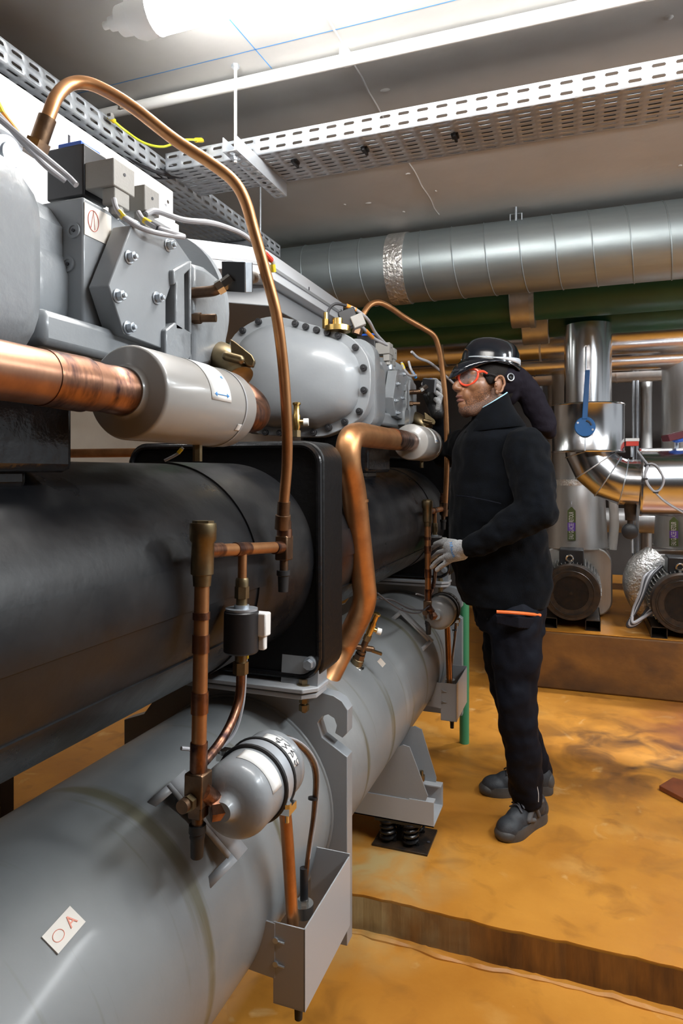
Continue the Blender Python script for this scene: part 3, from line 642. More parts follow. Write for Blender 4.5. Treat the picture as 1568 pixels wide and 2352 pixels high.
# thin copper loops from the valve groups up and over to the compressors
def loop(lab, pts, r=.0112):
    P = [at(x, y, D=d) for x, y, d in pts]
    t = thing('copper_loop', lab, 'pipe', P[0], 'thin copper loops over the chiller')
    MB().tube(P, r, 18, n=8).build('tube', 'copper', t)
    MB().tube([P[0], P[0]+(P[1]-P[0]).normalized()*.03, P[0]+(P[1]-P[0]).normalized()*.031, P[0]+(P[1]-P[0]).normalized()*.06], .015, 16, smooth=False, radii=[.0165, .0165, .0135, .0135]).build('lower_collar', 'bronze', t)
    d = (P[-2]-P[-1]).normalized()
    MB().tube([P[-1]-d*.02, P[-1]+d*.045], .0145, 16, smooth=False).cyl(P[-1]-d*.02, P[-1]+d*.002, .021, seg=6).build('end_nut', 'bronze', t)
    return t
loop('long thin copper loop arching over the near compressor in front of the cable tray', [(648, 1215, 1.42), (652, 1150, 1.41), (659, 1060, 1.40), (658, 960, 1.38), (650, 840, 1.36), (634, 720, 1.33), (608, 620, 1.31), (583, 530, 1.29), (563, 462, 1.28), (535, 415, 1.27), (480, 372, 1.26), (400, 320, 1.24), (310, 250, 1.22), (250, 212, 1.20), (200, 191, 1.18), (160, 194, 1.16), (130, 222, 1.13), (112, 265, 1.11), (95, 310, 1.10), (88, 330, 1.10)])
loop('smaller thin copper loop arching over the far compressor right in front of the technician', [(1020, 1185, 3.02), (1023, 1140, 3.01), (1026, 1060, 3.0), (1025, 980, 2.99), (1021, 900, 2.97), (1014, 840, 2.95), (1006, 795, 2.92), (995, 770, 2.90), (970, 753, 2.87), (930, 730, 2.82), (895, 706, 2.76), (870, 695, 2.72), (850, 700, 2.70), (836, 718, 2.68), (826, 745, 2.67), (822, 757, 2.67)], .0118)

# ------------------------------------------------------------------ liquid line valve groups
RX, RY = -.60, .955
def group_parts(tilt, dy, lab, labf):
    t = thing('valve_riser', lab, 'pipe', (RX, RY, .72), 'copper risers with solenoid valves')
    z0 = .74
    zt = at(473, 1200, X=RX, Y=None).z
    MB().cyl((RX, RY, .86), (RX, RY, 1.22), .0125, seg=20).build('riser_pipe', 'copper', t)
    MB().lathe([(0, .0215), (.004, .0225), (.028, .0225), (.033, .019), (.085, .019), (.087, .016), (.105, .0145)], (RX, RY, zt), (0, 0, -1), 32).build('sight_glass_body', 'dullbrass', t)
    MB().cyl((RX, RY, zt), (RX, RY, zt+.004), .018, seg=6).build('cap_nut', 'dullbrass', t)
    for z, h in ((.862, .05), (.96, .035), (1.06, .03), (1.115, .012)): MB().cyl((RX, RY, z), (RX, RY, z+h), .0145, seg=20).build('brazed_joint', 'copperstain', t)
    MB().box((RX-.017, RY-.017, .81), (RX+.017, RY+.017, .865)).box((RX-.012, RY-.013, .79), (RX+.014, RY+.013, .815)).build('elbow_block', 'bronze', t, bevel=.003)
    MB().cyl((RX-.005, RY-.01, .822), (RX-.005, RY-.04, .822), .011, seg=20).build('side_stem', 'bronze', t)
    MB().cyl((RX-.003, RY-.018, .822), (RX-.003, RY-.030, .822), .0135, seg=6).build('side_nut', 'dullbrass', t)
    MB().cyl((RX, RY, .795), (RX, RY, .77), .0095, seg=16).build('stub', 'bronze', t)
    MB().lathe([(0, .014), (.012, .0145), (.014, .012), (.02, .013), (.024, .0115), (.052, .0105), (.054, .009)], (RX, RY, .778), (0, 0, -1), 20).build('protective_cap', 'rubber', t)
    # horizontal branch to the tee block
    ze, ye = 1.213, 1.28
    MB().cyl((RX, RY, 1.228), (RX, ye, ze), .0115, seg=20).build('branch_pipe', 'copper', t)
    for a_, za_, b_, zb_ in ((1.065, 1.223, 1.115, 1.221), (RY+.015, 1.2275, RY+.06, 1.226), (ye-.05, ze+.001, ye-.012, ze)): MB().cyl((RX, a_, za_), (RX, b_, zb_), .0130, seg=20).build('brazed_joint', 'copperstain', t)
    MB().box((RX-.014, ye-.017, ze-.028), (RX+.014, ye+.017, ze+.024)).build('tee_block', 'bronze', t, bevel=.003)
    MB().cyl((RX, ye, ze-.028), (RX, ye, ze-.055), .009, seg=16).build('stub', 'bronze', t)
    MB().lathe([(0, .0145), (.01, .0145), (.012, .012), (.045, .0105)], (RX, ye-.002, ze-.05), (0, 0, -1), 20).build('protective_cap', 'rubber', t)
    MB().lathe([(0, .0165), (.018, .0165), (.019, .0145), (.035, .0145), (.036, .0125), (.05, .0125)], (RX, ye, ze+.02), (0, 0, 1), 20).build('reducer', 'copperstain', t)
    # solenoid
    sy = 1.095
    MB().cyl((RX, sy, 1.22), (RX, sy, 1.155), .0085, seg=16).build('down_pipe', 'copper', t)
    MB().lathe([(0, .011), (.004, .0125), (.016, .0125)], (RX, sy, 1.168), (0, 0, -1), 20).cyl((RX, sy, 1.152), (RX, sy, 1.13), .0135, seg=6).cyl((RX, sy, 1.13), (RX, sy, 1.112), .0105, seg=20).build('upper_nut', 'dullbrass', t)
    MB().cyl((RX, sy, 1.112), (RX, sy, 1.108), .030, seg=32).cyl((RX, sy, 1.118), (RX, sy, 1.111), .014, seg=20).build('coil_plate', 'steel', t)
    MB().lathe([(0, .029), (.003, .0325), (.075, .0325), (.078, .030), (.078, .012)], (RX, sy, 1.108), (0, 0, -1), 40).build('solenoid_coil', 'blackplastic', t)
    MB().box((RX+.020, sy+.006, 1.060), (RX+.047, sy+.030, 1.104)).box((RX+.028, sy+.012, 1.034), (RX+.042, sy+.026, 1.062)).build('plug_connector', 'whiteplastic', t, bevel=.003)
    MB().cyl((RX, sy, 1.03), (RX, sy, 1.012), .011, seg=20).cyl((RX, sy, 1.012), (RX, sy, .99), .0145, seg=6).build('lower_nut', 'dullbrass', t)
    MB().tube([(RX, sy, .995), (RX, sy, .965), (RX, sy-.01, .935), (RX, sy-.04, .905), (RX, sy-.08, .885), (RX, RY+.01, .872)], .0085, 16).build('lower_bend', 'copperstain', t)
    MB().tube([(RX+.002, sy+.018, 1.03), (RX+.002, sy+.015, .99), (RX, sy+.01, .93), (RX-.01, sy-.005, .88), (RX-.03, sy-.04, .86), (RX-.06, sy-.10, .88)], .0035, 8).build('coil_cable', 'cable', t)
    MB().cyl((RX+.002, sy+.018, 1.035), (RX+.002, sy+.017, 1.015), .005, seg=10).build('cable_sleeve', 'yellow', t)
    t.rotation_euler = (tilt, 0, 0); t.location.y += dy
    if labf: pass
    return t
vr = group_parts(-.035, 0, 'copper riser with black solenoid valve standing in the left foreground', None)
vr2 = copy_tree(vr, (0, SH, 0), 'copper riser with black solenoid valve that the gloved left hand grips'); vr2.rotation_euler = (.04, 0, 0); vr2.location.y += .05; vr2.location.z -= .03

# filter driers
FX, FZ, FR = -.56, .80, .066
def drier(dz=0, dy=0):
    t = thing('filter_drier', 'grey filter drier with black strap and handwriting in front of the near condenser tank', 'filter', (FX, 1.07, FZ-FR))
    y0 = .985
    MB().lathe([(-.018, .0), (-.018, .016), (-.012, .019), (-.004, .022), (-.001, .028), (.001, .036), (.005, .048), (.012, .058), (.021, .0638), (.030, FR), (.155, FR), (.160, .063), (.163, .0655), (.176, .0655), (.183, .060), (.188, .05), (.19, .0)], (FX, y0, FZ), (0, 1, 0), 64).build('shell', 'paint', t, sharp=60)
    mb = MB()
    for yy in (y0+.088, y0+.122): mb.tube([(FX+math.cos(2*PI*k/40)*(FR+.002), yy, FZ+math.sin(2*PI*k/40)*(FR+.002)) for k in range(40)], .0045, 8, closed=True, n=1)
    mb.build('rubber_strap', 'rubber', t)
    MB().lathe([(0, FR+.001), (0, FR+.003), (.028, FR+.003), (.028, FR+.001)], (FX, y0+.091, FZ), (0, 1, 0), 64).build('steel_band', 'zinc', t)
    for a in (-32, 150):
        p = cylpt(FX, FZ, FR+.008, y0+.105, a); MB().obox(p, (.010, 0, 0), (0, .016, 0), (0, 0, .007)).cyl(p+V((.004, -.012, .012)), p+V((.004, -.012, -.02)), .004, seg=8).cyl(p+V((.004, -.012, .006)), p+V((.004, -.012, .014)), .008, seg=6).build('clamp_bolt', 'chrome', t)
    solid(patch(MB(), FX, FZ, FR+.0008, y0+.040, y0+.075, 12, 95).build('label', 'paper', t), .0005)
    solid(patch(MB(), FX, FZ, FR+.0008, y0+.128, y0+.153, 18, 92).build('label', 'paper', t), .0005)
    mb = MB()
    for k in range(4):
        a = 22+k*15; mb.tube([cylpt(FX, FZ, FR+.0018, y0+.133+.004*(j % 2)+.003*j, a+5*math.sin(j*1.7+k)) for j in range(6)], .0006, 5)
    mb.build('handwriting', 'ink', t)
    MB().cyl((FX-.022, y0-.016, FZ), (FX-.005, y0-.002, FZ), .02, seg=8).cyl((RX+.012, RY, FZ+.035), (FX-.02, y0-.004, FZ+.01), .014, seg=16).build('inlet_joint', 'copperstain', t)
    MB().tube([(FX, y0+.185, FZ), (FX, y0+.205, FZ-.005), (FX-.004, y0+.215, FZ-.03), (FX-.003, 1.225, .66), (FX-.001, 1.245, .50), (FX, 1.255, .40)], .0125, 16).build('outlet_pipe', 'copper', t)
    return t
fd = drier(); fd2 = copy_tree(fd, (0, SH, -.02), 'grey filter drier below the far riser, its domed end facing the camera')
# wire loom to the valve in the box
def loom():
    t = thing('wire_loom', 'bundle of brown and grey wires running into the near metal box', 'wires', (FX, 1.22, .45))
    for k, (m, dx) in enumerate((('bronze', 0), ('cable', .006), ('darkcable', -.006), ('cable', .011))):
        MB().tube([(FX-.03+dx, 1.19, .845), (FX+.0+dx, 1.27, .80), (FX+.012+dx*.7, 1.34, .72), (FX+.005+dx*.5, 1.355, .62), (FX-.004+dx*.3, 1.345, .53), (FX-.01, 1.335, .45)], .0055 if k == 0 else .0028, 8).build('wire', m, t)
    MB().cyl((FX+.004, 1.352, .65), (FX+.004, 1.351, .645), .011, seg=12).build('cable_tie', 'blackplastic', t)
    MB().cyl((FX-.012, 1.338, .50), (FX-.010, 1.335, .42), .009, seg=12).build('connector', 'blackplastic', t)
    MB().cyl((FX-.012, 1.335, .425), (FX-.012, 1.335, .40), .022, seg=32).cyl((FX-.012, 1.335, .435), (FX-.012, 1.335, .425), .012, seg=6).build('valve_motor', 'chrome', t)
    return t
lm = loom(); copy_tree(lm, (0, SH, -.01), 'bundle of brown and grey wires running into the far metal box')
# sheet metal boxes
def gland():
    x1 = -.522; y0, y1 = 1.227, 1.50; x0 = -.592; z1, z0 = .448, .285
    t = thing('metal_box', 'grey open topped sheet metal box at the foot of the near tank', 'box', (x1, y0, z0))
    th = .003
    MB().box((x0, y0, z0), (x1, y0+th, z1)).build('front_panel', 'panelgrey', t)
    MB().box((x1-th, y0, z0), (x1, y1, z1)).build('side_panel', 'panelgrey', t)
    MB().box((x0-.03, y1-th, z0), (x1, y1, z1+.006)).build('back_panel', 'panelgrey', t)
    MB().box((x0, y0, z0-.002), (x1, y1, z0+.001)).build('bottom_panel', 'panelgrey', t)
    MB().prism([(x0+.004, y0-.002, z1-.002), (x0-.055, y0-.002, z1+.002), (x0-.058, y0-.002, z1-.015), (x0-.040, y0-.002, z1-.02), (x0-.042, y0-.002, z0+.075), (x0-.062, y0-.002, z0+.07), (x0-.066, y0-.002, z0+.055), (x0+.004, y0-.002, z0+.05)], (0, .004, 0)).build('mounting_flange', 'panelgrey', t)
    mb = MB()
    for z in (z1-.035, z0+.08): mb.cyl((x0+.006, y0-.004, z), (x0+.006, y0, z), .006, seg=12).cyl((x0+.012, y0-.003, z), (x0+.026, y0-.003, z-.001), .0022, seg=8)
    mb.build('rivet', 'steel', t)
    MB().lathe([(0, .012), (.01, .012), (.012, .009), (.04, .008)], (x0+.045, y0+.025, z0), (0, 0, -1), 16).build('drain_spout', 'rubber', t)
    MB().cyl((x1-.01, y1-.06, z1-.02), (x1-.004, y1-.06, z1-.02), .005, seg=6).build('bolt', 'steel', t)
    return t
gb = gland(); copy_tree(gb, (0, SH-.01, -.015), 'grey open topped sheet metal box at the foot of the far tank, beside the technician')

# saddle, channel and springs under the far tank
t = thing('tank_saddle', 'grey welded saddle plates and cross channel carrying the condenser tank', 'support', (-.62, 2.42, .08))
cy0, cy1 = 2.345, 2.50
ctop, cbot = .182, .098
pp = [at(x, y, Y=cy0+.0) for x, y in ((923, 1711), (938, 1712), (981, 1838), (975, 1839))]
MB().prism([V((-.95, cy0, ctop)), at(977, 1840, Y=cy0), at(982, 1828, Y=cy0), at(940, 1716, Y=cy0), at(925, 1711, Y=cy0), V((-.74, cy0, .30)), V((-.95, cy0, .24))], (0, .005, 0)).build('saddle_plate', 'paint', t)
MB().prism([V((-.95, cy1, ctop)), V((at(1000, 1800, Y=cy1).x, cy1, ctop)), at(1002, 1788, Y=cy1), at(968, 1676, Y=cy1), at(952, 1668, Y=cy1), V((-.76, cy1, .33)), V((-.95, cy1, .24))], (0, .005, 0)).build('saddle_plate', 'paint', t)
xr = at(996, 1870, Y=cy0).x
MB().box((-1.5, cy0-.004, cbot), (xr, cy0, ctop)).box((-1.5, cy1+.006, cbot), (xr, cy1+.01, ctop)).box((-1.5, cy0-.004, cbot), (xr, cy1+.01, cbot+.004)).build('channel', 'panelgrey', t)
MB().box((xr-.09, cy0-.004, ctop), (xr, cy0+.03, ctop+.004)).build('channel_lip', 'panelgrey', t); MB().box((xr-.09, cy1-.03, ctop), (xr, cy1+.01, ctop+.004)).build('channel_lip', 'panelgrey', t)
p = at(968, 1775, Y=2.46); MB().cyl((p.x, p.y, ctop-.02), (p.x, p.y, p.z+.008), .007, seg=12).cyl((p.x, p.y, p.z-.028), (p.x, p.y, p.z-.008), .013, seg=6).build('bolt', 'dullbrass', t)
MB().cyl((p.x-.10, cy0-.006, ctop+.01), (p.x-.10, cy0-.002, ctop+.01), .0, .0).build('hole', 'ink', t) if False else None
t = thing('spring_mount', 'black coil spring vibration mount on a rusty base plate on the floor', 'spring mount', (-.62, 2.41, 0))
MB().box((-.725, 2.325, 0), (-.52, 2.50, .008)).build('base_plate', 'rust', t, bevel=.001)
for x, y in ((-.675, 2.365), (-.59, 2.365), (-.675, 2.455), (-.59, 2.455)):
    MB().tube([(x+math.cos(k*.5)*.026, y+math.sin(k*.5)*.026, .014+.075*k/50) for k in range(51)], .0065, 8, n=1).build('spring', 'blackgloss', t)
MB().box((-.72, 2.34, .088), (-.545, 2.48, .098)).build('top_plate', 'blackgloss', t)
p = at(984, 1934, Z=.009); MB().cyl(p, p+V((0, 0, .001)), .006, seg=12).build('bolt_hole', 'ink', t)

# brass valves
def relief(base, d, lab, s=1.0):
    t = thing('relief_valve', lab, 'valve', base)
    d = V(d).normalized(); base = V(base)
    sd = (RT-d*RT.dot(d)).normalized()
    MB().lathe([(0, .013*s), (.02*s, .013*s)], base, d, 6).build('hex_base', 'dullbrass', t)
    MB().lathe([(0, .010*s), (.01*s, .0115*s), (.045*s, .0115*s), (.05*s, .009*s), (.075*s, .009*s), (.078*s, .0125*s), (.083*s, .0125*s), (.085*s, .009*s)], base+d*.02*s, d, 24).build('body', 'brass', t)
    q = base+d*.045*s; MB().cyl(q, q+sd*.022*s, .008*s, seg=16).build('outlet', 'brass', t)
    MB().cyl(q+sd*.02*s, q+sd*.036*s, .0115*s, seg=12).build('outlet_cap', 'whiteplastic', t, bevel=.001)
    return t
b0 = at(681, 1004, Y=1.75); relief(b0, (0, 0, 1), 'small upright brass relief valve with white cap on the black end plate', .95)
b1 = shellpt(818, 1525)
b2 = at(868, 1405, D=(b1-V((0, 0, CAMH))).length/ray(818, 1525).length*.98)
dd = (b2-b1); 
t = relief(b1+dd*.46, dd, 'tilted brass relief valve with white cap on the far condenser tank', 1.0)
v = thing('shutoff_valve', 'dark brass shut-off valve under the tilted relief valve on the condenser tank', 'valve', b1)
dn = dd.normalized(); sd = (RT-dn*RT.dot(dn)).normalized()
MB().cyl(b1-dn*.01, b1+dn*.022, .021, seg=24).build('boss', 'dullbrass', v, bevel=.002)
MB().cyl(b1+dn*.02, b1+dn*.04, .019, seg=6).cyl(b1+dn*.04, b1+dn*.46*dd.length, .011, seg=16).cap(b1+dn*.06-sd*.02, b1+dn*.07+sd*.03, .010).cyl(b1+dn*.045, b1+dn*.052, .016, seg=16).build('body', 'bronze', v)
MB().obox(b1+dn*.075+sd*.045-UP*.01, sd*.018, dn*.004, FW*.010).build('handle', 'dullbrass', v)
MB().obox(b1+dn*.055+sd*.07-UP*.02, (sd*.8-UP*.6)*.012, (sd*.6+UP*.8)*.010, FW*.0008).build('paper_tag', 'cream', v)
MB().lathe([(0, .03), (.004, .024)], b1-dn*.004, dn, 24).build('weld', 'chrome', v)

# cables around the compressors
def wire(lab, pts, r=.005, m='cable', sleeves=()):
    P = [at(x, y, D=d) for x, y, d in pts]
    t = thing('control_cable', lab, 'cable', P[0])
    MB().tube(P, r, 10).build('cable', m, t)
    for (i, a, b, mm) in sleeves:
        A, B = P[i]+(P[i+1]-P[i])*a, P[i]+(P[i+1]-P[i])*b
        MB().tube([A, B], r*1.25, 10, smooth=False).build('sleeve', mm, t)
wire('grey cable with yellow sleeve hanging from the first plug on the near compressor', [(262, 458, 1.13), (268, 480, 1.12), (285, 500, 1.12), (320, 522, 1.13), (360, 535, 1.15), (422, 545, 1.2)], .0045, sleeves=((1, .3, 1.0, 'yellow'),))
wire('grey cable with blue and yellow sleeves from the second plug on the near compressor', [(318, 488, 1.17), (330, 505, 1.16), (365, 525, 1.16), (400, 535, 1.18), (422, 543, 1.22)], .0045, sleeves=((1, .0, .45, 'yellow'), (1, .5, 1.0, 'darkcable')))
wire('long grey cable sweeping from the near plugs toward the copper loop', [(335, 492, 1.22), (360, 485, 1.24), (420, 505, 1.28), (480, 511, 1.34), (520, 522, 1.42), (560, 540, 1.5), (600, 575, 1.6), (625, 600, 1.65), (628, 625, 1.66)], .0055, sleeves=((6, .3, .9, 'redplastic'), (7, .3, 1, 'yellow')))
wire('pair of grey cables entering from the left edge beside the copper nut', [(-40, 240, .98), (40, 308, 1.0), (90, 350, 1.02), (150, 400, 1.05), (175, 425, 1.05)], .005)
wire('second grey cable entering from the left edge beneath its neighbour', [(-40, 225, .99), (20, 290, 1.0), (75, 350, 1.03), (110, 385, 1.05), (150, 415, 1.07)], .005)
wire('short orange and yellow sleeved wire at the left edge', [(-15, 220, 1.02), (5, 262, 1.02), (40, 308, 1.03), (60, 335, 1.03)], .0045, 'cable', sleeves=((0, 0, 1, 'yellow'), (1, 0, .95, 'orange')))
wire('black lead curling from the brass sensor on top of the far compressor', [(752, 735, 2.3), (755, 712, 2.3), (770, 698, 2.3), (795, 702, 2.32)], .005, 'darkcable')
wire('grey cable with orange sleeve arching over the far compressor', [(795, 702, 2.32), (818, 712, 2.34), (845, 735, 2.4), (862, 765, 2.5), (885, 790, 2.6)], .006, sleeves=((0, 0, .95, 'orange'),))
wire('grey cable with yellow and orange sleeves running down to the far plugs', [(820, 738, 2.36), (835, 755, 2.4), (855, 775, 2.5), (888, 792, 2.6)], .006, sleeves=((0, 0, .7, 'yellow'), (1, .2, 1, 'orange')))
wire('pale cable looping from the far plugs behind the thin copper loop', [(945, 808, 2.75), (960, 822, 2.8), (985, 832, 2.9), (1008, 850, 3.05), (1040, 880, 3.2)], .006)
wire('yellow tipped wires hanging below the far plugs', [(922, 833, 2.7), (928, 848, 2.68), (940, 862, 2.7), (955, 862, 2.75)], .005, sleeves=((0, .2, 1, 'yellow'),))
wire('blue wire hanging beside the yellow tipped wires on the far compressor', [(938, 830, 2.75), (944, 850, 2.74), (955, 868, 2.76)], .005, sleeves=((1, .2, 1, 'blueink'),))
wire('dark cable running along the far condenser tank toward the far filter drier', [(866, 1362, 2.1), (895, 1385, 2.15), (925, 1402, 2.3), (960, 1408, 2.5), (985, 1392, 2.7)], .003, 'darkcable')
wire('dark cable crossing above its neighbour on the far condenser tank', [(862, 1375, 2.1), (900, 1378, 2.2), (940, 1398, 2.4), (975, 1402, 2.6)], .003, 'darkcable')
wire('thin yellow sleeved wire below the near muffler', [(420, 1028, 1.3), (408, 1042, 1.3), (378, 1058, 1.3)], .003, 'cable', sleeves=((0, .2, .9, 'yellow'),))
# brass sensors on top of far compressor flange
t = thing('pressure_sensor', 'brass pressure fitting with black plug on top of the far compressor', 'sensor', at(775, 760, D=2.3))
c = at(775, 762, D=2.3)
MB().cyl(c, c+UP*.018, .045, seg=32).cyl(c+UP*.018, c+UP*.045, .018, seg=24).build('brass_base', 'brass', t)
MB().obox(at(800, 733, D=2.32), RT*.028+UP*.01, FW*.02, UP*.03-RT*.01).build('coil', 'blackplastic', t, bevel=.003)
MB().obox(at(822, 738, D=2.30), RT*.02+UP*.008, FW*.016, UP*.02-RT*.008).build('plug', 'greyplastic', t, bevel=.003)
c = at(748, 748, D=2.3); MB().cyl(c-UP*.01, c+UP*.022, .012, seg=6).cyl(c+UP*.022, c+UP*.045, .008, seg=12).build('small_fitting', 'brass', t)
# green vertical pipe behind the far box
gt = at(1066, 1706, Z=0); 
t = thing('green_pipe', 'slim pale green vertical pipe standing beside the far end of the chiller', 'pipe', (gt.x, gt.y, 0))
MB().cyl((gt.x, gt.y, 0), (gt.x, gt.y, .95), .024, seg=24).build('pipe', 'greenl', t)
t = thing('support_post', 'black square support post at the far left under the evaporator tank', 'post', at(0, 1885, Y=1.3))
pz = at(6, 1800, Y=1.9)
MB().box((pz.x-.05, 1.88, -.11), (pz.x+.012, 1.94, 1.0)).build('post', 'black', t)
MB().box((pz.x-.07, 1.86, .35), (pz.x+.015, 1.96, .36)).build('collar', 'black', t)
# ------------------------------------------------------------------ valve and pipe group at right
VY = 4.0
cx = at(1349.5, 900, Y=VY).x; Dv = VY/ray(1350, 900).y
zz = lambda py, D=Dv: CAMH-(py-HY)/F*D
t = thing('vertical_clad_pipe', 'shiny aluminium clad vertical pipe dropping into the blue lever valve housing', 'pipe', (cx, VY, zz(930)))
MB().cyl((cx, VY, zz(935)), (cx, VY, za-.05), .126, seg=64).build('cladding', 'alu', t)
sx_ = at(1345, 850, Y=VY-.127).x
MB().cyl((sx_, VY-.126, zz(935)), (sx_, VY-.126, zz(805)), .004, seg=8).build('seam', 'steel', t)
t = thing('valve_housing', 'shiny aluminium clad valve drum with blue lever handle', 'valve', (cx, VY, zz(1040)))
MB().lathe([(0, .191), (0, .194), (.006, .196), (.012, .192), (zz(930)-zz(1040)-.012, .192), (zz(930)-zz(1040)-.006, .196), (zz(930)-zz(1040), .194)], (cx, VY, zz(1040)), (0, 0, 1), 72).build('drum', 'alu', t)
lv = at(1343, 980, Y=VY-.215)
MB().cyl(lv+V((0, .05, 0)), lv, .053, seg=40).build('lever_disc', 'valveblue', t, bevel=.004)
MB().tube([lv+V((math.cos(a)*.032, -.002, math.sin(a)*.032)) for a in (1.4, 1.1, .8, .5, .2)], .005, 8).build('disc_slot', 'ink', t)
for a in (2.6, -.4): MB().cyl(lv+V((math.cos(a)*.042, -.004, math.sin(a)*.042)), lv+V((math.cos(a)*.042, 0, math.sin(a)*.042)), .006, seg=6).build('screw', 'steel', t)
l1 = at(1348, 850, Y=VY-.215)
MB().prism([lv+V((-.016, -.004, .04)), lv+V((.012, -.004, .04)), l1+V((.014, -.004, 0)), l1+V((-.010, -.004, 0))], (0, .012, 0)).build('lever_arm', 'valveblue', t, bevel=.003)
MB().box((lv.x-.003, VY-.197, zz(1038)), (lv.x+.003, VY-.19, zz(932))).build('seam', 'steel', t)
t = thing('elbow_pipe', 'segmented aluminium clad elbow below the blue lever valve', 'pipe', (cx, VY, 1.3))
zc2 = zz(1108); xb = at(1466, 1108, Y=VY).x; R_ = xb-cx-.04
arc = [V((cx, VY, zc2+R_+.01))]+[V((cx+R_-R_*math.cos(a), VY, zc2+R_-R_*math.sin(a))) for a in (math.radians(q) for q in (12, 35, 58, 80))]+[V((xb, VY, zc2))]
MB().tube(arc, .127, 48, smooth=False).build('cladding', 'alu', t, sharp=12)
for p, q in zip(arc[1:-1], arc[2:]):
    d = (q-p).normalized(); i_ = arc.index(p); d = (arc[i_+1]-arc[i_-1]).normalized()
    a_ = d.orthogonal().normalized(); b_ = d.cross(a_)
    MB().tube([p+(a_*math.cos(2*PI*k/40)+b_*math.sin(2*PI*k/40))*.1285 for k in range(40)], .0035, 6, closed=True, n=1).build('seam_ring', 'steel', t)
t = thing('horizontal_clad_pipe', 'wide aluminium clad horizontal pipe with loop of grey cable at right edge', 'pipe', (xb, VY, zc2))
MB().lathe([(0, .128), (0, .184), (.01, .188), (.02, .185), (3.3-xb, .185)], (xb, VY, zc2+.004), (1, 0, 0), 64).build('cladding', 'alu', t)
def front(px, py, r=.19, Y=VY):
    z = at(px, py, Y=Y-r).z; return at(px, py, Y=Y-math.sqrt(max(.0, r*r-min(r*r, (z-zc2-.004)**2)))-.0)
lp = [(1463, 1035), (1478, 1055), (1488, 1070), (1482, 1090), (1485, 1110), (1500, 1128), (1515, 1125), (1524, 1105), (1518, 1085), (1505, 1068), (1490, 1066), (1482, 1085), (1488, 1112), (1508, 1135), (1530, 1155), (1575, 1182)]
MB().tube([front(*q) for q in lp], .005, 8).build('cable_loop', 'cable', t)
mb = MB()
for q in ((1487, 1068), (1481, 1100), (1506, 1131)): p = front(*q); mb.obox(p, (.012, 0, 0), (0, .006, 0), (0, 0, .004))
mb.build('cable_tie', 'blackplastic', t)
t = thing('limit_switch', 'small red and white switch box on stem left of the wide clad pipe', 'switch', at(1450, 1040, Y=VY))
p = at(1451, 1012, Y=VY); MB().box((p.x-.035, VY-.03, p.z-.005), (p.x+.035, VY+.03, p.z+.012)).build('lid', 'whiteplastic', t, bevel=.002)
MB().box((p.x-.032, VY-.028, p.z-.03), (p.x+.032, VY+.028, p.z-.005)).build('box', 'redplastic', t, bevel=.002)
MB().cyl((p.x, VY, p.z-.03), (p.x, VY, p.z-.09), .008, seg=12).build('stem', 'steel', t)
t = thing('valve_actuator', 'tilted dark red and blue valve handle at the right edge above the clad pipe', 'valve', at(1550, 1020, Y=VY))
p = at(1556, 1000, Y=VY-.05); ax = (RT+UP*.25).normalized(); az = ax.cross(FW)*-1
MB().obox(p, ax*.07, FW*.04, az*.018).build('base', mat('dark_red_plastic', (.12, .02, .03), .4), t, bevel=.004)
MB().ell(p+az*.018+ax*.01, ax*.045, FW*.035, az*.022).build('knob', 'blueplastic', t)
MB().cyl((p.x, p.y+.05, p.z), (p.x, p.y+.05, zc2+.17), .012, seg=12).build('stem', 'steel', t)
t = thing('drain_valve', 'black drain valve with round cap hanging under the clad elbow', 'valve', at(1447, 1220, Y=VY))
p = at(1447, 1165, Y=VY); q = at(1446, 1220, Y=VY)
MB().cyl(p+UP*.02, (p.x, VY, at(1447, 1195, Y=VY).z), .034, .026, 16).cyl((p.x, VY, q.z+.03), p, .016, seg=12).build('lagged_stub', 'rust', t)
MB().lathe([(-.03, .03), (-.024, .043), (.02, .043), (.028, .03)], (q.x, VY, q.z), (0, -1, 0), 24).build('round_cap', 'blackplastic', t)
MB().cyl((q.x+.01, VY, q.z), (q.x+.012, VY, q.z-.12), .006, seg=8).build('lever', 'steel', t)

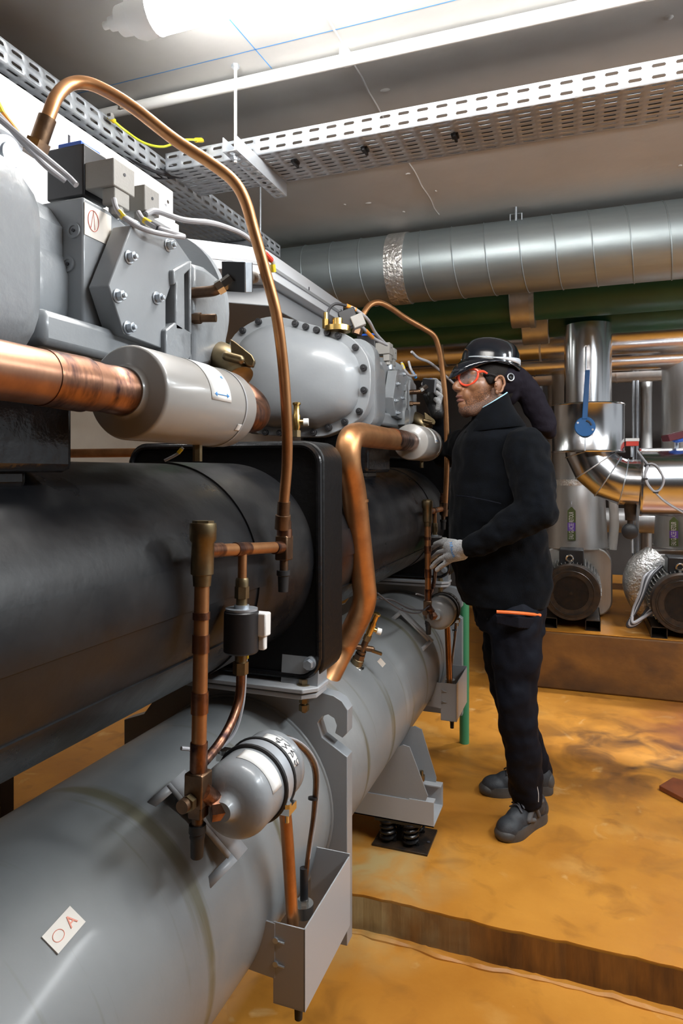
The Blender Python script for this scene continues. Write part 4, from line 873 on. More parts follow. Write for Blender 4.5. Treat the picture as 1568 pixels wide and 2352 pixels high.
# ------------------------------------------------------------------ pumps
def pump(pxc, pyc, Y, lab, tagpx, labt, first=True):
    Dm = Y/ray(pxc, pyc).y; c = at(pxc, pyc, Y=Y); r = .172
    t = thing('pump', lab, 'pump', (c.x, Y, .36))
    MB().lathe([(0, r*.86), (0, r), (.01, r+.004), (.09, r+.004), (.10, r-.006)], (c.x, Y, c.z), (0, 1, 0), 64, caps=False).build('fan_cover', 'rust', t)
    mb = MB()
    g = r*.62
    for k in range(-11, 12):
        d = k*g/11.5; l = math.sqrt(max(0, g*g-d*d))
        mb.box((c.x+d-.0015, Y-.004, c.z-l), (c.x+d+.0015, Y-.001, c.z+l)).box((c.x-l, Y-.004, c.z+d-.0015), (c.x+l, Y-.001, c.z+d+.0015))
    mb.build('fan_grille', 'rust', t)
    MB().lathe([(0, g), (0, r*.87), (.012, r*.87), (.012, g), (0, g)], (c.x, Y-.006, c.z), (0, 1, 0), 64, caps=False).build('cover_face', 'rust', t)
    MB().cyl((c.x, Y+.02, c.z), (c.x, Y+.03, c.z), g, seg=40).build('dark_inside', 'blackplastic', t)
    MB().tube([(c.x+math.cos(2*PI*k/40)*r*.8, Y-.007, c.z+math.sin(2*PI*k/40)*r*.8) for k in range(40)], .004, 6, closed=True, n=1).cyl((c.x, Y-.012, c.z), (c.x, Y-.002, c.z), .012, seg=4).build('pressed_ring', 'rust', t)
    mb = MB(); mb.cyl((c.x, Y+.08, c.z), (c.x, Y+.46, c.z), r-.02, seg=48)
    for k in range(46):
        a = 2*PI*k/46; u = V((math.cos(a), 0, math.sin(a))); w_ = V((-math.sin(a), 0, math.cos(a)))
        mb.obox(V((c.x, Y+.27, c.z))+u*(r-.005), u*.018, (0, .18, 0), w_*.0022)
    mb.build('finned_body', 'aluold', t)
    MB().box((c.x-.075, Y+.10, c.z+r-.01), (c.x+.075, Y+.26, c.z+r+.09)).build('terminal_box', 'blackplastic', t, bevel=.006)
    e = V((c.x-.01, Y+.085, c.z+r+.035))
    MB().tube([e+V((math.cos(2*PI*k/20)*.020, 0, math.sin(2*PI*k/20)*.020)) for k in range(20)], .0065, 8, closed=True, n=1).cyl(e-UP*.022, e-UP*.045, .008, seg=10).build('lifting_eye', 'chrome', t)
    for s_ in (-1, 1):
        x = c.x+s_*.13; a_, b_ = x-.045, x+.045
        mb = MB(); z0, z1 = .362, .43
        mb.box((a_, Y+.02, z0), (b_, Y+.5, z0+.004)).box((a_, Y+.02, z1-.004), (b_, Y+.5, z1)).box((a_, Y+.02, z0), (a_+.004, Y+.5, z1)).box((b_-.004, Y+.02, z0), (b_, Y+.5, z1)); mb.build('base_rail', 'rust', t)
    x0, x1 = c.x-.20, c.x+.26
    MB().prism(rrect(x0, x1, .37, c.z+r+.07, .11, Y+.46), (0, .30, 0)).build('clad_casing', 'aluold', t, bevel=.01)
    # riser above the pump
    ry = Y+.62; rx = at(pxc+11, 1200, Y=ry).x
    v = thing('pump_riser', labt, 'pipe', (rx, ry, c.z+r+.05))
    zt_, zm = at(pxc, 1262, Y=ry-.2).z, at(pxc, 1112, Y=ry-.2).z
    MB().lathe([(0, .222), (.008, .222), (.008, .215), (zm-zt_, .192)], (rx, ry, zt_), (0, 0, 1), 56).build('lower_cladding', 'aluold', v)
    MB().cyl((rx, ry, zm-.01), (rx, ry, zm+.03), .195, seg=48).build('foil_collar', 'foil', v)
    MB().cyl((rx, ry, zm), (rx, ry, zc_), .165, seg=48).build('upper_cladding', 'aluold', v)
    # hanging tag
    tp = at(tagpx[0], tagpx[1], Y=ry-.235); bt = at(tagpx[0], tagpx[2], Y=ry-.235); h = tp.z-bt.z; w2 = .026
    g_ = thing('name_tag', 'green and purple vertical name tag hanging on the '+tagpx[3], 'tag', bt)
    MB().prism([(tp.x-w2, tp.y, bt.z), (tp.x+w2, tp.y, bt.z), (tp.x+w2, tp.y, tp.z-.03), (tp.x, tp.y, tp.z), (tp.x-w2, tp.y, tp.z-.03)], (0, .004, 0)).build('plate', 'olive', g_)
    MB().box((tp.x-w2+.001, tp.y-.001, bt.z+h*.27), (tp.x+w2-.001, tp.y, bt.z+h*.52)).build('purple_field', 'purple', g_)
    text('lettering', 'EAU GLACEE RETOUR', 'paper', g_, (tp.x, tp.y-.0015, (bt.z+tp.z-.03)/2), (0, 0, 1), (-1, 0, 0), .036, fit=((h-.03)*.92, .030))
    MB().tube([(tp.x, tp.y+.03, tp.z+.03), (tp.x, tp.y, tp.z+.02), (tp.x, tp.y, tp.z-.004)], .003, 6).build('hook', 'steel', g_)
    return t, c, rx, ry
pA = pump(1311, 1362, 4.46, 'dusty black pump motor with round grille just right of the technician', (1312, 1163, 1241, 'left pump riser'), 'dusty clad riser above the left pump, behind the clad elbow')
pB = pump(1570, 1388, 4.40, 'dusty black pump motor with round grille cut by the right edge', (1547, 1186, 1255, 'right pump riser'), 'dusty clad riser above the right pump at the picture edge')
t = thing('foil_elbow', 'crumpled foil wrapped pipe bulge left of the right pump motor', 'pipe', at(1475, 1400, Y=4.75))
MB().tube([at(1505, 1285, Y=4.85), at(1475, 1310, Y=4.8), at(1463, 1345, Y=4.78), at(1475, 1385, Y=4.78), at(1500, 1415, Y=4.78)], .09, 24, radii=[.10, .105, .09, .075, .06]).build('wrap', 'foil', t)
t = thing('motor_cables', 'tangle of dusty cables hanging to the plinth beside the right pump', 'cables', at(1440, 1440, Y=4.45))
for k in range(4):
    o_ = k*5
    MB().tube([at(1520-o_, 1300+k*3, Y=4.6), at(1495-o_, 1325, Y=4.52), at(1478-o_*.6, 1365, Y=4.48), at(1462-o_*.5, 1400, Y=4.46), at(1440+k*4, 1436-k*2, Y=4.43), at(1460+o_, 1434-o_, Y=4.46), at(1490+k*3, 1395+k*3, Y=4.5)], .010, 8).build('cable', 'cable' if k % 2 else 'darkcable', t)
t = thing('lagged_pipe', 'white lagged pipe end hanging between the two pumps', 'pipe', at(1406, 1265, Y=5.1))
a_, b_ = at(1408, 1150, Y=5.1), at(1405, 1262, Y=5.1)
MB().tube([a_, (a_+b_)/2+V((.01, 0, 0)), b_], .032, 16).build('lagging', mat('white_lagging', (.6, .59, .56), .8, bump=.8, bs=40), t)
t = thing('low_clad_pipe', 'clad horizontal pipe running behind both pumps near mid height', 'pipe', (1, 5.9, 1))
z = at(1420, 1195, Y=5.9).z
MB().cyl((-.3, 5.9, z), (3.4, 5.9, z), .10, seg=40).build('pipe', 'aluold', t)
for i, (px, yy, r, m, lab) in enumerate(((1454, 5.2, .009, 'steel', 'thin bright rod, left of the pair above the wide clad pipe'), (1463, 5.2, .011, 'steel', 'slightly thicker bright rod, right of the pair above the wide clad pipe'), (1484, 6.0, .045, 'aluold', 'shaded vertical clad pipe behind the pair of rods'), (1238, 6.0, .03, 'darkcable', 'dark vertical conduit behind the technician\'s head wrap'))):
    p = at(px, 950, Y=yy); t = thing('vertical_rod' if r < .02 else 'vertical_pipe', lab, 'pipe', (p.x, yy, .4)); MB().cyl((p.x, yy, .366), (p.x, yy, CAMH+yy*.126), r, seg=20).build('rod', m, t)
p = at(1283, 900, Y=5.5)
t = thing('vertical_clad_pipe', 'pale clad vertical pipe peeking out left of the shiny vertical pipe', 'pipe', (p.x, 5.5, .4))
MB().cyl((p.x, 5.5, .366), (p.x, 5.5, zc_), .085, seg=40).build('cladding', 'aluold', t)
# loose board on the floor
t = thing('loose_board', 'short reddish brown board lying on the ochre floor at the right edge', 'board', at(1540, 1810, Z=0))
c4 = [at(1513, 1805, Z=.02), at(1590, 1845, Z=.02), at(1640, 1812, Z=.02), at(1545, 1786, Z=.02)]
MB().prism([V((p.x, p.y, .002)) for p in c4], (0, 0, .02)).build('board', 'wood', t, bevel=.002)
for o in list(t.children): pass
# orange pipe glimpsed behind the left gap
t = thing('copper_pipe', 'horizontal copper pipe glimpsed through the gap left of the near muffler', 'pipe', at(280, 1040, Y=2.4))
z = at(285, 1040, Y=2.2).z; MB().cyl((-2.6, 2.2, z), (-1.3, 2.2, z), .018, seg=16).build('pipe', 'copper', t)

# ------------------------------------------------------------------ the technician
M['skin'] = mat('brown_skin', (.27, .125, .062), .42, 0, (.22, .10, .05), 60, 3, bump=.15, bs=300, coat=.12)
M['beard'] = mat('short_beard', (.19, .088, .048), .6, 0, (.045, .024, .016), 420, 3, .44, .60, .6, 400)
M['hair'] = mat('black_hair', (.012, .010, .009), .7, bump=.8, bs=300)
M['lips'] = mat('lips', (.22, .095, .075), .4)
M['fleece'] = mat('black_fleece', (.0035, .0046, .007), .9, 0, (.0025, .003, .004), 30, bump=.35, bs=220)
M['fleece'].node_tree.nodes['Principled BSDF'].inputs['Sheen Weight'].default_value = .03
M['trouser'] = mat('black_work_trousers', (.005, .006, .0105), .7, bump=.25, bs=350)
M['helmet'] = mat('black_helmet', (.006, .008, .012), .12, coat=.6)
M['reflective'] = mat('silver_reflective_band', (.62, .68, .75), .3, .3)
M['redframe'] = mat('red_goggle_frame', (.75, .07, .03), .3, coat=.3)
M['lens'] = mat('goggle_lens', (.45, .40, .40), .03, trans=.0, alpha=.16)
M['wrap'] = mat('dark_head_wrap', (.011, .009, .014), .8, bump=.4, bs=120)
M['glove'] = mat('speckled_grey_glove', (.55, .56, .57), .8, 0, (.22, .23, .25), 330, 3, .38, .52, .5, 260)
M['gloveblack'] = mat('black_glove_coating', (.014, .014, .015), .35, bump=.4, bs=200)
M['boot'] = mat('dark_grey_nubuck', (.030, .034, .040), .6, 0, (.018, .020, .024), 40, bump=.4, bs=250)
M['sole'] = mat('grey_rubber_sole', (.070, .066, .062), .5, 0, (.045, .043, .042), 20)
M['bootpanel'] = mat('grey_suede_panel', (.085, .082, .082), .7, bump=.4, bs=250)
M['lightblue'] = mat('pale_blue_piping', (.38, .62, .75), .6)
B_ = 2.62
for k_, v_ in (('fleece', .08), ('trouser', .12), ('wrap', .1), ('hair', .2), ('black', .38)): M[k_].node_tree.nodes['Principled BSDF'].inputs['Specular IOR Level'].default_value = v_
P3 = lambda x, y, d: at(x, y, D=d)
def remesh(o, vox, sm=6, fac=.5, disp=None):
    r = o.modifiers.new('remesh', 'REMESH'); r.mode = 'VOXEL'; r.voxel_size = vox; r.use_smooth_shade = True
    s_ = o.modifiers.new('smooth', 'SMOOTH'); s_.factor = fac; s_.iterations = sm
    if disp:
        tx = bpy.data.textures.new('folds', 'CLOUDS'); tx.noise_scale = disp[1]; tx.noise_depth = 1
        d = o.modifiers.new('folds', 'DISPLACE'); d.texture = tx; d.strength = disp[0]; d.mid_level = .5; d.texture_coords = 'LOCAL'
    return o
per = thing('person', 'technician in black jacket, black helmet and red goggles leaning toward the chiller', 'person', at(1200, 1850, Z=0))
# head frame
phi = math.radians(17)
hf = -RT*math.cos(phi)-FW*math.sin(phi); hl = UP.cross(hf)
tilt = math.radians(3); hf2 = hf*math.cos(tilt)+UP*math.sin(tilt); hu = hf2.cross(hl)*1.0; hf = hf2; hu = hl.cross(hf)*-1 if hl.cross(hf).z < 0 else hl.cross(hf)
ear = P3(1143, 884, 2.50); K = 1.04
H0 = ear-hl*.078*K
def h(f, l, u): return H0+(hf*f+hl*l+hu*u)*K
def hell(mb, c, r, seg=24): return mb.ell(h(*c), hf*r[0]*K, hl*r[1]*K, hu*r[2]*K, seg)
body = MB()
hell(body, (-.012, 0, .048), (.100, .076, .082)); hell(body, (.045, 0, -.005), (.062, .064, .082)); hell(body, (.03, 0, -.04), (.062, .058, .060))
hell(body, (.080, 0, -.088), (.028, .030, .024)); hell(body, (.062, 0, -.055), (.045, .045, .045))
for s_ in (-1, 1):
    body.cap(h(.0, s_*.048, -.055), h(.07, s_*.022, -.093), .024*K, .022*K)
    hell(body, (.074, s_*.040, .0), (.028, .024, .030)); hell(body, (.118, s_*.0135, -.016), (.013, .010, .010), 12)
    hell(body, (.07, s_*.045, .04), (.03, .02, .02))
    hell(body, (.092, s_*.022, -.035), (.018, .02, .026), 16)
body.cap(h(.102, 0, .035), h(.127, 0, -.008), .009*K, .0145*K, 12); hell(body, (.128, 0, -.012), (.014, .013, .012), 14)
hell(body, (.094, 0, .048), (.018, .052, .013))
hell(body, (.100, 0, -.040), (.020, .026, .018)); hell(body, (.095, 0, -.072), (.018, .024, .018))
body.cap(h(-.035, 0, -.04), h(-.06, 0, -.16), .056*K, .062*K)
neck = h(-.06, 0, -.16); chest = P3(1150, 1080, B_); pel = P3(1170, 1390, 2.66)
body.cap(neck, chest, .06, .13).cap(chest, pel, .13, .12)
shL, elL, wrL = P3(1207, 1030, 2.44), P3(1236, 1172, 2.35), P3(1092, 1251, 2.41)
shR, elR, wrR = P3(1100, 1010, 2.86), P3(1020, 1042, 3.10), P3(1000, 950, 3.07)
for a, b_, c in ((shL, elL, wrL), (shR, elR, wrR)): body.cap(chest, a, .08, .055).cap(a, b_, .05, .042).cap(b_, c, .042, .028)
hpN, knN, anN = P3(1183, 1415, 2.55), P3(1184, 1605, 2.52), P3(1210, 1812, 2.56)
hpF, knF, anF = P3(1165, 1415, 2.77), P3(1172, 1600, 2.79), P3(1240, 1785, 2.86)
for a, b_, c in ((hpN, knN, anN), (hpF, knF, anF)): body.cap(pel, a, .10, .08).cap(a, b_, .08, .052).cap(b_, c, .052, .036)
for f_, l_, u_, r_ in ((.040, .055, -.050, .062), (.015, .060, -.035, .048), (.065, .04, -.07, .05), (.015, -.060, -.035, .048), (.040, -.055, -.050, .062), (.06, 0, -.085, .055)):
    spot_layer(M['skin'], h(f_, l_, u_)-per.location, r_, (.06, .030, .019), 330, .44, .56)
bo = body.build('body', 'skin', per); remesh(bo, .0042, 5)
# ears
for s_ in (1, -1):
    mb = MB(); hell(mb, (-.002, s_*.080, -.002), (.017, .007, .028), 16)
    mb.tube([h(-.002+.0175*math.cos(a)*(1.0 if math.sin(a) > 0 else .75), s_*(.084+.006*(math.cos(a) < 0)), .002+.0285*math.sin(a)) for a in (math.radians(q) for q in range(20, 320, 20))], .0048, 8)
    hell(mb, (.003, s_*.083, -.027), (.009, .005, .009), 12); hell(mb, (.010, s_*.084, -.003), (.004, .004, .007), 10)
    mb.build('ear', 'skin', per, sharp=80)
MB().ell(h(.106, 0, -.0435), hf*.0165*K, hl*.023*K, hu*.0075*K).ell(h(.103, 0, -.0575), hf*.016*K, hl*.021*K, hu*.0085*K).build('lips', 'lips', per)
# beard: a thin shell over jaw, chin and upper lip
mb = MB()
hell(mb, (.080, 0, -.089), (.0295, .031, .025))
for s_ in (-1, 1): mb.cap(h(.0, s_*.0485, -.055), h(.07, s_*.023, -.093), .0253*K, .0235*K).cap(h(.112, s_*.004, -.030), h(.098, s_*.026, -.040), .0055*K, .005*K, 8)
for s_ in (-1, 1): mb.cap(h(.004, s_*.0565, -.050), h(.006, s_*.0615, -.018), .0155*K, .011*K)
for s_ in (-1, 1): mb.cap(h(.098, s_*.028, -.040), h(.092, s_*.024, -.070), .005*K, .006*K, 8)
remesh(mb.build('beard', 'beard', per), .004, 3)
for s_ in (-1, 1):
    MB().sph(h(.083, s_*.032, .024), .0125*K).build('eye', 'whiteplastic', per); MB().sph(h(.0925, s_*.034, .024), .0055*K, 12).build('iris', 'ink', per)
    MB().tube([h(.100, s_*.012, .042), h(.100, s_*.03, .047), h(.088, s_*.05, .043)], .0035, 8).build('eyebrow', 'hair', per)
# short hair at the temples and nape, wrap over the back of the head
mb = MB(); hell(mb, (-.006, 0, .055), (.100, .0795, .075)); mb.ell(h(.022, .066, .028), hf*.022, hl*.012, hu*.030).ell(h(.022, -.066, .028), hf*.022, hl*.012, hu*.030)
hell(mb, (-.055, 0, .0), (.058, .066, .06))
remesh(mb.build('hair', 'hair', per), .006, 3)
mb = MB(); hell(mb, (-.052, 0, .030), (.072, .084, .078)); hell(mb, (-.085, 0, .005), (.050, .060, .07))
mb.cap(P3(1186, 868, 2.58), P3(1212, 900, 2.60), .046, .052).cap(P3(1212, 900, 2.60), P3(1250, 972, 2.62), .052, .047).cap(P3(1250, 972, 2.62), P3(1262, 992, 2.63), .047, .030)
remesh(mb.build('head_wrap', 'wrap', per), .006, 4, disp=(.014, .05))
# helmet
hc = (-.010, 0, .088); tl = math.radians(4)
hF = hf*math.cos(tl)+hu*math.sin(tl); hU = hu*math.cos(tl)-hf*math.sin(tl)
mb = MB(); rings = []; n = 48
C = h(*hc)
def hring(k, zz_, dx=0): return [C+(hF*(math.cos(2*PI*i/n)*.112*k+dx)+hl*(math.sin(2*PI*i/n)*.093*k)+hU*zz_)*K for i in range(n)]
loft(mb, [hring(1.03, -.012), hring(1.0, .0), hring(.985, .022), hring(.93, .048), hring(.82, .070), hring(.64, .084), hring(.40, .092), hring(.15, .095), hring(.01, .0955)], cap0=True)
mb.build('helmet_shell', 'helmet', per, sharp=60)
# brim with front visor
br = []
for i in range(n):
    a = 2*PI*i/n; fr = max(0, math.cos(a)); ext = 1.05+.36*fr**2.0; drop = -.012-.068*fr**2.5+.004*math.sin(a)**2-.026*max(0, -math.cos(a))**2
    br.append((a, ext, drop))
r0 = [C+(hF*math.cos(a)*.112+hl*math.sin(a)*.093+hU*(-.004))*K for a, e_, d_ in br]
r1 = [C+(hF*math.cos(a)*.112*(.5+e_/2+.02)+hl*math.sin(a)*.093*(.5+e_/2)+hU*(-.004+(d_+.004)*.35))*K for a, e_, d_ in br]
r2 = [C+(hF*math.cos(a)*.112*e_+hl*math.sin(a)*.093*min(e_, 1.10)+hU*d_)*K for a, e_, d_ in br]
mb = MB(); loft(mb, [r0, r1, r2], False, False); o = mb.build('helmet_brim', 'helmet', per, sharp=60); solid(o, .004)
mb = MB()
for a0, a1 in ((-170, 170),):
    P1, P2 = [], []
    for k in range(61):
        a = math.radians(18+ (342-18)*k/60); b_ = max(0, -math.cos(a)); wd = .003+.017*min(1, max(0, .35-math.cos(a)))
        kk = 1.004
        P1.append(C+(hF*math.cos(a)*.112*kk+hl*math.sin(a)*.093*kk+hU*(.003))*K); P2.append(C+(hF*math.cos(a)*.112*(kk-.012)+hl*math.sin(a)*.093*(kk-.012)+hU*(.003+wd))*K)
    for i in range(60): mb.quad(P1[i], P1[i+1], P2[i+1], P2[i])
bmesh.ops.remove_doubles(mb.b, verts=mb.b.verts, dist=.00005)
solid(mb.build('reflective_band', 'reflective', per), .002)
MB().lathe([(0, .016), (.006, .015), (.008, .009), (.004, .006), (.008, .004)], h(-.042, .084, .030), hl, 24).build('helmet_clip', 'blackplastic', per)
MB().tube([h(-.042+.013*math.cos(a), .093, .030+.013*math.sin(a)) for a in (2*PI*k/20 for k in range(20))], .0022, 6, closed=True, n=1).build('clip_ring', 'steel', per)
# goggles
def goggle(s_):
    L = [(.078, .066, .046), (.100, .050, .052), (.115, .022, .046), (.122, .008, .028), (.116, .014, .006), (.104, .034, -.006), (.090, .056, .000), (.078, .068, .020)]
    MB().tube([h(f, s_*l, u) for f, l, u in L], .0042*K, 8, closed=True).build('goggle_frame', 'redframe', per)
    ctr = V((0, 0, 0)); pts = smooth_loop([h(f, s_*l, u) for f, l, u in L], 3); ctr = sum(pts, V())/len(pts)+hf*.004+hl*s_*.003
    mb = MB(); vs = [mb.b.verts.new(p) for p in pts]; cv = mb.b.verts.new(ctr)
    for i in range(len(vs)): mb.b.faces.new((vs[i], vs[(i+1) % len(vs)], cv))
    solid(mb.build('goggle_lens', 'lens', per, sharp=180), .0015)
    MB().tube([h(.078, s_*.068, .040), h(.062, s_*.077, .043), h(.046, s_*.081, .036)], .0048*K, 8, radii=[.005, .0048, .0035]).build('goggle_arm', 'redframe', per)
    MB().tube([h(.046, s_*.081, .036), h(.028, s_*.083, .034), h(.006, s_*.085, .030)], .0024, 8).build('goggle_temple', 'blackplastic', per)
goggle(1); goggle(-1)
MB().tube([h(.122, .010, .030), h(.126, 0, .034), h(.122, -.010, .030)], .004, 8).build('goggle_bridge', 'redframe', per)
# jacket
rows = [(962, 1082, 1180, .082, 2.58), (985, 1066, 1200, .13, 2.60), (1012, 1047, 1228, .170, 2.61), (1055, 1042, 1244, .175, 2.62), (1120, 1037, 1244, .17, 2.62), (1200, 1036, 1246, .165, 2.62), (1280, 1038, 1256, .165, 2.63), (1340, 1047, 1262, .175, 2.64), (1384, 1062, 1250, .18, 2.65)]
def torso(mb, rows, n=32):
    R = []
    for y, x0, x1, lat, D in rows:
        a, b_ = P3(x0, y, D), P3(x1, y, D); c = (a+b_)/2; hw = (b_-a)/2
        ring = []
        for k in range(n):
            q = 2*PI*k/n; ca, sa = math.cos(q), math.sin(q); e_ = .78
            ring.append(c+hw*(abs(ca)**e_*(1 if ca > 0 else -1))+FW*lat*(abs(sa)**e_*(1 if sa > 0 else -1)))
        R.append(ring)
    return loft(mb, R)
mb = MB(); torso(mb, rows)
mb.cap(shL-FW*-.03, P3(1150, 990, 2.62), .066, .075).cap(shR, P3(1150, 990, 2.62), .075, .08)
remesh(mb.build('jacket', 'fleece', per), .008, 6, disp=(.022, .085))
mb = MB(); mb.cap(shL-UP*.01, (shL+elL)/2+RT*.0, .083, .078).cap((shL+elL)/2, elL, .078, .070).cap(elL, (elL+wrL)/2, .068, .062).cap((elL+wrL)/2, P3(1098, 1250, 2.41), .062, .044).cap(P3(1098, 1249, 2.41), P3(1080, 1256, 2.425), .042, .037).sph(shL, .080)
remesh(mb.build('sleeve', 'fleece', per), .007, 4, disp=(.022, .06))
mb = MB(); mb.cap(shR, elR, .080, .066).cap(elR, wrR+UP*-.02, .064, .044)
remesh(mb.build('sleeve', 'fleece', per), .007, 4, disp=(.02, .06))
# collar
n = 40
def colring(cpx, cpy, D, rf, rl, tx, grow=0):
    c = P3(cpx, cpy, D); ax = (RT+UP*tx).normalized()
    return [c+ax*math.cos(2*PI*k/n)*rf+(FW)*math.sin(2*PI*k/n)*rl for k in range(n)]
o = loft(MB(), [colring(1134, 988, 2.58, .118, .125, .12), colring(1130, 966, 2.57, .094, .092, .30), colring(1128, 948, 2.565, .080, .078, .44), colring(1127, 925, 2.56, .071, .071, .62)], False, False).build('collar', 'fleece', per, sharp=180); solid(o, .008)
MB().tube(colring(1127, 924, 2.56, .071, .071, .62), .0026, 6, closed=True, n=1).build('collar_piping', 'lightblue', per)
def onj(px, py, d): return at(px, py, D=d)
MB().tube([P3(1048, 1138, 2.44), P3(1080, 1142, 2.40), P3(1120, 1150, 2.385), P3(1150, 1157, 2.37)], .0022, 6).build('chest_seam', 'trouser', per)
# trousers
mb = MB(); torso(mb, [(1365, 1082, 1244, .175, 2.66), (1400, 1090, 1245, .185, 2.66), (1440, 1096, 1243, .185, 2.66)])
mb.cap(hpN, P3(1186, 1500, 2.54), .100, .094).cap(P3(1186, 1500, 2.54), knN, .094, .076).cap(knN, P3(1200, 1725, 2.53), .076, .070).cap(P3(1200, 1725, 2.53), P3(1206, 1800, 2.55), .070, .066).cap(P3(1206, 1800, 2.55), P3(1209, 1830, 2.555), .066, .061)
mb.cap(hpF, P3(1160, 1500, 2.78), .100, .090).cap(P3(1160, 1500, 2.78), knF, .090, .074).cap(knF, P3(1215, 1715, 2.84), .074, .064).cap(P3(1215, 1715, 2.84), P3(1238, 1775, 2.87), .064, .056)
remesh(mb.build('trousers', 'trouser', per), .008, 5, disp=(.022, .07))
a, b_ = P3(1140, 1405, 2.425), P3(1240, 1413, 2.50)
m_ = P3(1190, 1408, 2.415)
MB().tube([a, m_, b_], .006, 8).build('orange_piping', mat('orange_red_piping', (.80, .16, .03), .5), per)
mb = MB()
for (x0, y0, x1, y1) in ((1137, 1412, 1242, 1420),):
    mb.prism([P3(1137, 1412, 2.43), P3(1190, 1415, 2.42), P3(1242, 1421, 2.50), P3(1240, 1446, 2.50), P3(1190, 1443, 2.425), P3(1139, 1432, 2.435)], -FW*.006)
remesh(mb.build('pocket_flap', 'trouser', per), .003, 3)
MB().tube([P3(1238, 1775, 2.50), P3(1233, 1800, 2.50), P3(1236, 1822, 2.50), P3(1236, 1842, 2.50)], .0016, 6).build('reflective_thread', 'reflective', per)
# boots
def boot(heel, toe, ankle):
    heel, toe = V(heel), V(toe); d = (toe-heel); L = d.length; d.normalize(); s_ = UP.cross(d)
    W = lambda u, v, z: heel+d*u*L+s_*v+UP*z
    outl = [(0.0, .0, ), (.02, .026), (.12, .036), (.35, .036), (.55, .043), (.75, .050), (.90, .040), (.985, .018), (1.0, 0), (.985, -.02), (.90, -.040), (.75, -.046), (.55, -.040), (.35, -.034), (.12, -.036), (.02, -.026)]
    P = smooth_loop([W(u, (o_[0] if (o_ := [v]) else v), 0) for u, v in [(q[0], q[1]) for q in outl]], 3)
    cc = W(.5, 0, 0)
    def grow(k, z): return [cc+(p-cc)*k+UP*(z+.010*(((p-heel).dot(d)/L) > .93)*z*20*.0) for p in P]
    mb = MB(); loft(mb, [grow(.97, 0), grow(1.0, .006), grow(1.0, .026), grow(.965, .040)]); mb.build('boot_sole', 'sole', per, bevel=0, sharp=50)
    mb = MB()
    mb.ell(W(.80, 0, .034), d*.060, s_*.046, UP*.042).ell(W(.60, 0, .045), d*.07, s_*.041, UP*.052).ell(W(.36, 0, .055), d*.07, s_*.037, UP*.062).ell(W(.14, 0, .055), d*.045, s_*.036, UP*.06)
    mb.cap(W(.22, 0, .07), V((ankle.x, ankle.y, .125)), .042, .038)
    mb.cap(W(.60, 0, .055), W(.34, 0, .10), .034, .036)
    remesh(mb.build('boot_upper', 'boot', per), .005, 4)
    mb = MB()
    mb.ell(W(.90, 0, .022), d*.040, s_*.043, UP*.030); remesh(mb.build('toe_bumper', 'sole', per), .005, 3)
    remesh(MB().ell(W(.07, 0, .05), d*.030, s_*.035, UP*.042).build('heel_counter', 'sole', per), .005, 3)
    for q in (-1, 1):
        mb = MB()
        for A_, B2, r_ in (((.56, .038, .055), (.40, .034, .105), .012), ((.40, .034, .105), (.30, .037, .05), .010), ((.56, .038, .055), (.42, .040, .045), .010), ((.22, .036, .10), (.40, .034, .105), .010)):
            mb.cap(W(A_[0], q*A_[1], A_[2]), W(B2[0], q*B2[1], B2[2]), r_, r_*.9, 10)
        remesh(mb.build('side_panel', 'bootpanel', per), .004, 4)
    mb = MB()
    for k in range(6):
        u = .66-.05*k; z = .104+.011*k
        mb.tube([W(u, .03, z-.016), W(u-.02, .0, z+.002), W(u-.01, -.03, z-.016)], .003, 6).tube([W(u, .03, z-.016), W(u-.05, -.0, z+.007), W(u-.07, -.03, z-.006)], .0028, 6)
    mb.build('laces', 'ink', per)
boot(at(1246, 1880, Z=0), at(1150, 1932, Z=0), at(1216, 1850, D=2.57))
boot(at(1268, 1820, Z=0), at(1104, 1822, Z=0), at(1238, 1800, D=2.86))
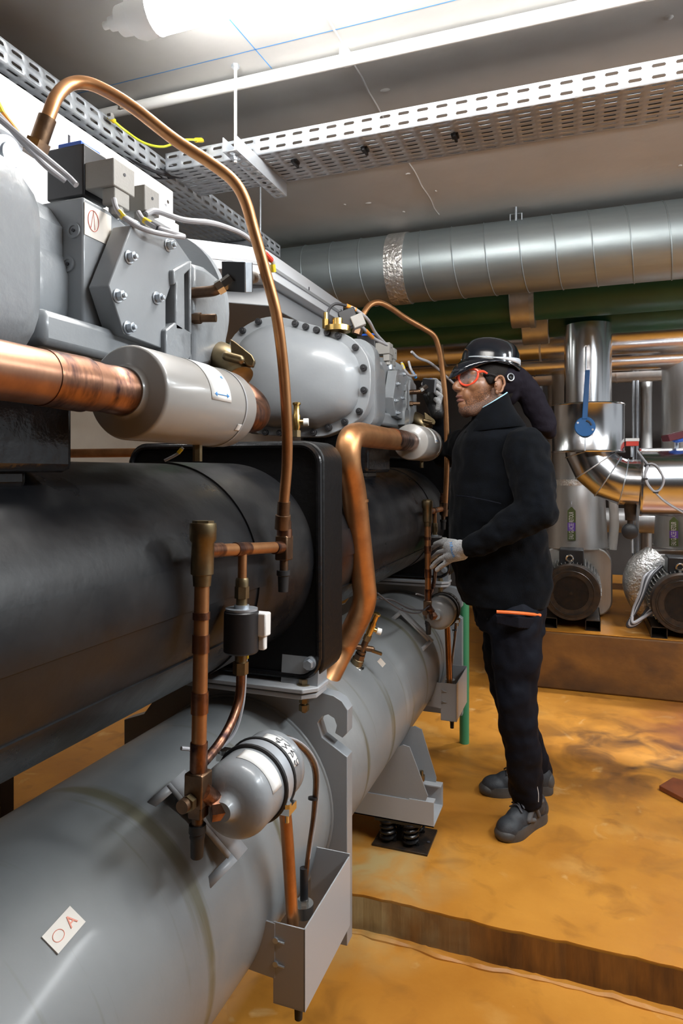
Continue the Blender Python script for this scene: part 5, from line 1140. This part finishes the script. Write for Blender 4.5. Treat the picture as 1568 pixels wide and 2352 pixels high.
# left glove closing on the riser
mb = MB()
mb.cap(P3(1084, 1255, 2.425), P3(1054, 1262, 2.49), .030, .031).cap(P3(1060, 1262, 2.48), P3(1038, 1262, 2.55), .030, .024).cap(P3(1060, 1270, 2.48), P3(1034, 1279, 2.55), .028, .022).cap(P3(1056, 1254, 2.49), P3(1028, 1255, 2.57), .024, .018)
for f in (((1032, 1250, 2.56), (1010, 1247, 2.66), (996, 1256, 2.755), (981, 1268, 2.80)), ((1030, 1263, 2.55), (1007, 1269, 2.65), (996, 1279, 2.75), (981, 1292, 2.80)), ((1032, 1275, 2.55), (1011, 1284, 2.60), (1000, 1293, 2.63), (991, 1303, 2.65)), ((1038, 1284, 2.54), (1022, 1295, 2.57), (1011, 1302, 2.59), (1003, 1309, 2.60))):
    for i, (a, b_) in enumerate(zip(f, f[1:])): mb.cap(P3(*a), P3(*b_), .0112-.0006*i, .0106-.0006*i, 12)
for a, b_ in (((1045, 1246, 2.52), (1022, 1242, 2.62)), ((1022, 1242, 2.62), (1000, 1250, 2.70))): mb.cap(P3(*a), P3(*b_), .013, .0115, 12)
remesh(mb.build('left_glove', 'glove', per), .0036, 4)
text('glove_print', 'NOLUX', 'blueink', per, P3(1038, 1263, 2.478), (RT*.25-UP).normalized(), (RT+UP*.25).normalized(), .017, .0008)
# right glove holding the sensor on the far compressor
mb = MB()
mb.cap(P3(1003, 948, 2.99), P3(998, 925, 3.0), .034, .042).cap(P3(998, 925, 3.0), P3(1000, 905, 3.0), .042, .036)
mb.cap(P3(985, 930, 2.99), P3(976, 908, 2.97), .013, .011)
o = mb.build('right_glove', 'gloveblack', per); remesh(o, .004, 4)
mb = MB()
for f in (((1010, 905, 3.0), (1012, 885, 3.0), (1000, 874, 3.0), (985, 874, 2.99), (972, 882, 2.98)), ((1010, 912, 2.98), (1014, 895, 2.975), (1004, 886, 2.97), (992, 886, 2.965)), ((1008, 925, 2.96), (1012, 910, 2.95), (1002, 902, 2.945)), ((1005, 938, 2.96), (1008, 925, 2.945), (1000, 917, 2.94))):
    for a, b_ in zip(f, f[1:]): mb.cap(P3(*a), P3(*b_), .0115, .0108, 12)
remesh(mb.build('glove_fingers', 'glove', per), .0036, 3)
